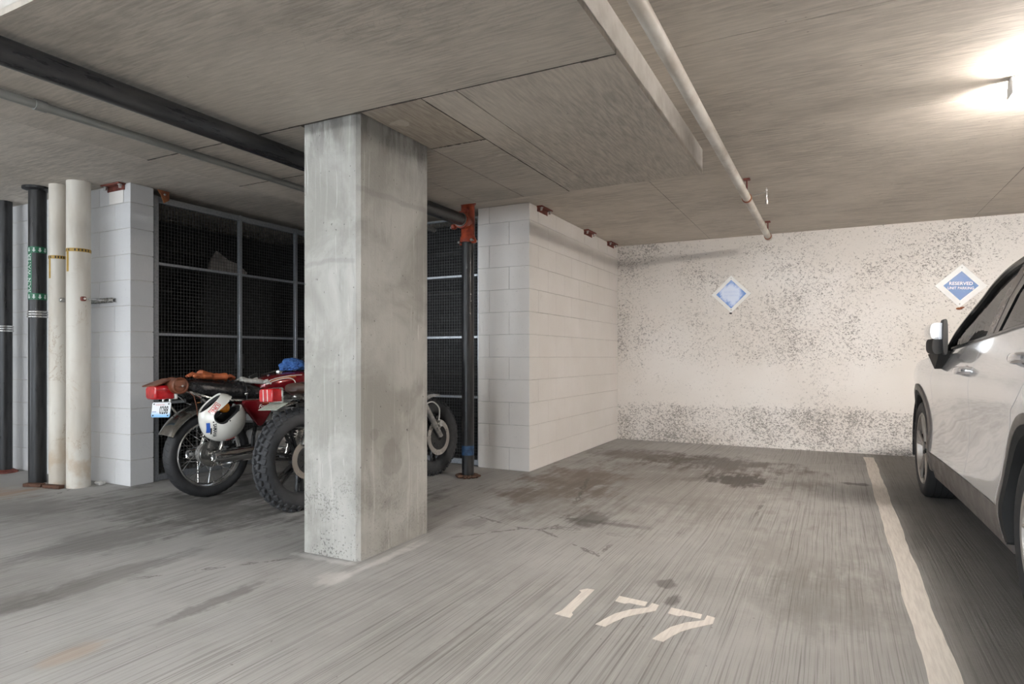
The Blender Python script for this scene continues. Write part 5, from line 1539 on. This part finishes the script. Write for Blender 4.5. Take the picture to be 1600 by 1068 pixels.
# glass house
APATH = [(-.50, .868, .985), (-.66, .862, 1.02), (-.861, .849, 1.066), (-.933, .812, 1.162), (-1.074, .776, 1.253), (-1.217, .744, 1.330), (-1.319, .712, 1.405), (-1.459, .688, 1.458), (-1.637, .677, 1.484), (-1.95, .672, 1.50), (-2.45, .668, 1.492), (-2.9, .675, 1.44), (-3.2, .70, 1.34), (-3.36, .74, 1.19)]
for s in (-1, 1):
    MB().tube(curve([(x, s * (y + .004), z) for x, y, z in APATH], 5), .019, 8).build('window_frame', M_CARK, CAR)
    MB().tube(curve([(x + .030, s * (y - .026), z + .016) for x, y, z in APATH], 5), [.024] * (5 * (len(APATH) - 1) + 1), 10).build('roof_rail', M_CAR, CAR)
    belt = [(x, s * (side_y(x, lerp_tab(BELT, x)) + .001), lerp_tab(BELT, x) + .004) for x in [-.84 - .11 * k for k in range(22)]]
    MB().tube(belt, .009, 6).build('belt_moulding', M_CARK, CAR)
    def pane(name, bot, top, m=M_GLASS, th=.004, n=10):
        rings = []
        B = curve(bot, n) if len(bot) > 2 else [Vector(bot[0]).lerp(Vector(bot[1]), k / n) for k in range(n + 1)]
        T_ = curve(top, n) if len(top) > 2 else [Vector(top[0]).lerp(Vector(top[1]), k / n) for k in range(n + 1)]
        L_ = 24
        for k in range(L_ + 1):
            b = B[round((len(B) - 1) * k / L_)]; t2 = T_[round((len(T_) - 1) * k / L_)]
            mid = (b + t2) / 2 + Vector((0, s * .012, 0))
            off = Vector((0, -s * th, 0))
            rings.append([b, mid, t2, t2 + off, mid + off, b + off])
        return MB().loft(rings).build(name, m, CAR, 60)
    zb = lambda x: lerp_tab(BELT, x)
    bp = lambda x, d=.012: (x, s * (side_y(x, zb(x)) - d), zb(x) - .01)
    pane('side_window', [bp(-.90), bp(-1.62)], [(x, s * (y - .006), z) for x, y, z in APATH[2:9]] )
    pane('side_window', [bp(-1.80), bp(-2.60)], [(-1.93, s * .664, 1.497), (-2.20, s * .664, 1.497), (-2.52, s * .664, 1.485)])
    pane('quarter_window', [bp(-2.68), bp(-3.22)], [(-2.62, s * .664, 1.475), (-2.85, s * .668, 1.445), (-3.18, s * .695, 1.34)])
    pane('pillar_trim', [bp(-1.60, .004), bp(-1.72, .004)], [(-1.66, s * .680, 1.478), (-1.80, s * .676, 1.49)], M_BPIL, .02)
    pane('pillar_trim', [bp(-1.722, .006), bp(-1.80, .006)], [(-1.81, s * .674, 1.49), (-1.93, s * .670, 1.497)], M_CARK, .02)
    pane('pillar_trim', [bp(-2.60, .006), bp(-2.69, .006)], [(-2.52, s * .666, 1.485), (-2.63, s * .668, 1.475)], M_CARK, .02)
    # mirror, folded against the door
    mx0 = -.86
    mr = thing_part = None
    sh = MB()
    def msec(z0, z1, grow=0):
        rr_ = []
        for (x, hw, zz0, zz1) in ((-.70, .016, .35, .70), (-.72, .030, .12, .90), (-.77, .040, .03, .97), (-.86, .043, .0, 1.0), (-.97, .043, .0, 1.0), (-1.00, .040, .02, .99)):
            a, b = z0 + (z1 - z0) * zz0, z0 + (z1 - z0) * zz1
            ring = []
            for k in range(20):
                an = 2 * PI * k / 20; c2, s2 = math.cos(an), math.sin(an)
                ring.append((x, s * (.930 + (hw + grow) * math.copysign(abs(c2) ** .7, c2)), (a + b) / 2 + (b - a) / 2 * math.copysign(abs(s2) ** .7, s2)))
            rr_.append(ring)
        return MB().loft(rr_)
    mo = msec(1.120, 1.225).build('mirror_cap', M_CAR, CAR, 50)
    msec(1.035, 1.138, -.010).build('mirror_housing', M_CARM, CAR, 50)
    ringp = []
    for k in range(20):
        an = 2 * PI * k / 20; c2, s2 = math.cos(an), math.sin(an)
        ringp.append((s * (.898 + .013 * math.copysign(abs(c2) ** .6, c2)), 1.138 + .106 * math.copysign(abs(s2) ** .6, s2)))
    MB().loft([[(x, p[0], p[1]) for p in ringp] for x in (-.94, -1.03)]).build('mirror_frame', M_CARM, CAR, 50)
    MB().prism([(-.60, 1.035), (-1.00, 1.055), (-.93, .995), (-.84, .945)], .868, .925, frame((0, 0, 0), (1, 0, 0), (0, 0, 1)) @ Matrix.Diagonal((1, 1, -s, 1))).build('mirror_foot', M_CARM, CAR, 30)
# roof
rings = []
RZ = [(-3.34, 1.33), (-3.1, 1.46), (-2.8, 1.545), (-2.4, 1.585), (-1.95, 1.59), (-1.65, 1.57), (-1.45, 1.53), (-1.30, 1.475)]
for x, zr in RZ:
    ye = .64
    ze = zr - .062
    row = [(x, ye * q, zr - .062 * abs(q) ** 2.6) for q in [k / 8 - 1 for k in range(17)]]
    rings.append(row + [(p[0], p[1], p[2] - .03) for p in reversed(row)])
MB().loft(rings).build('roof', M_CAR, CAR, 50)
def bridge(name, P, Q, bow, m=M_GLASS, th=.005, ny=16):
    """glass between a left edge path P and its mirror image, bowed outward"""
    n = len(P); o_ = []
    for j in range(n):
        a = Vector(P[j])
        for i in range(ny + 1):
            q = -1 + 2 * i / ny
            o_.append(Vector((a.x + bow * (1 - q * q), a.y * q, a.z + .02 * (1 - q * q))))
    W = ny + 1; N_ = len(o_); ff = []
    i_ = [p - Vector((math.copysign(th, bow), 0, th)) for p in o_]
    for j in range(n - 1):
        for i in range(ny):
            a = j * W + i; ff.append((a, a + 1, a + 1 + W, a + W)); ff.append((N_ + a, N_ + a + W, N_ + a + 1 + W, N_ + a + 1))
    for i in range(ny):
        ff.append((i, N_ + i, N_ + i + 1, i + 1)); b = (n - 1) * W + i; ff.append((b, b + 1, N_ + b + 1, N_ + b))
    for j in range(n - 1):
        a = j * W; ff.append((a, a + W, N_ + a + W, N_ + a)); b = a + ny; ff.append((b, N_ + b, N_ + b + W, b + W))
    return MB().add(o_ + i_, ff).build(name, m, CAR, 60)
bridge('windscreen', [(-.50, .80, 1.035), (-.82, .775, 1.15), (-1.02, .735, 1.27), (-1.20, .69, 1.38), (-1.34, .64, 1.455)], None, .13)
bridge('rear_window', [(-3.40, .72, 1.12), (-3.33, .68, 1.25), (-3.24, .64, 1.36)], None, -.06)
# cabin
MB().box2((-3.35, -.82, .25), (-.45, .82, .60), .05).build('cabin_floor', M_INT, CAR)
MB().box2((-.80, -.80, .60), (-.42, .80, .99), .06).box((-.88, .36, 1.03), (.22, .42, .12), .05, None, 2).build('dashboard', M_INT, CAR)
MB().tube([(-1.06 + .16 * math.cos(a) * .38, .37 + .18 * math.sin(a), 1.02 + .165 * math.cos(a)) for a in [2 * PI * k / 28 for k in range(28)]], .013, 8, closed=True).tube([(-.92, .37, .98), (-1.05, .37, 1.02)], [.03, .05], 10).build('steering_wheel', M_INT, CAR)
for (sx, ys_) in ((-1.62, (.37, -.37)), (-2.48, (.40, -.40))):
    for y in ys_:
        MB().box((sx + .18, y, .66), (.50, .50, .16), .06, None, 2).build('seat_cushion', M_INT, CAR)
        MB().box((sx - .10, y, .92), (.14, .48, .56), .06, rot('Y', -12), 2).build('seat_back', M_INT, CAR)
        MB().box((sx - .19, y, 1.25), (.09, .26, .17), .04, rot('Y', -8), 2).build('headrest', M_INT, CAR)
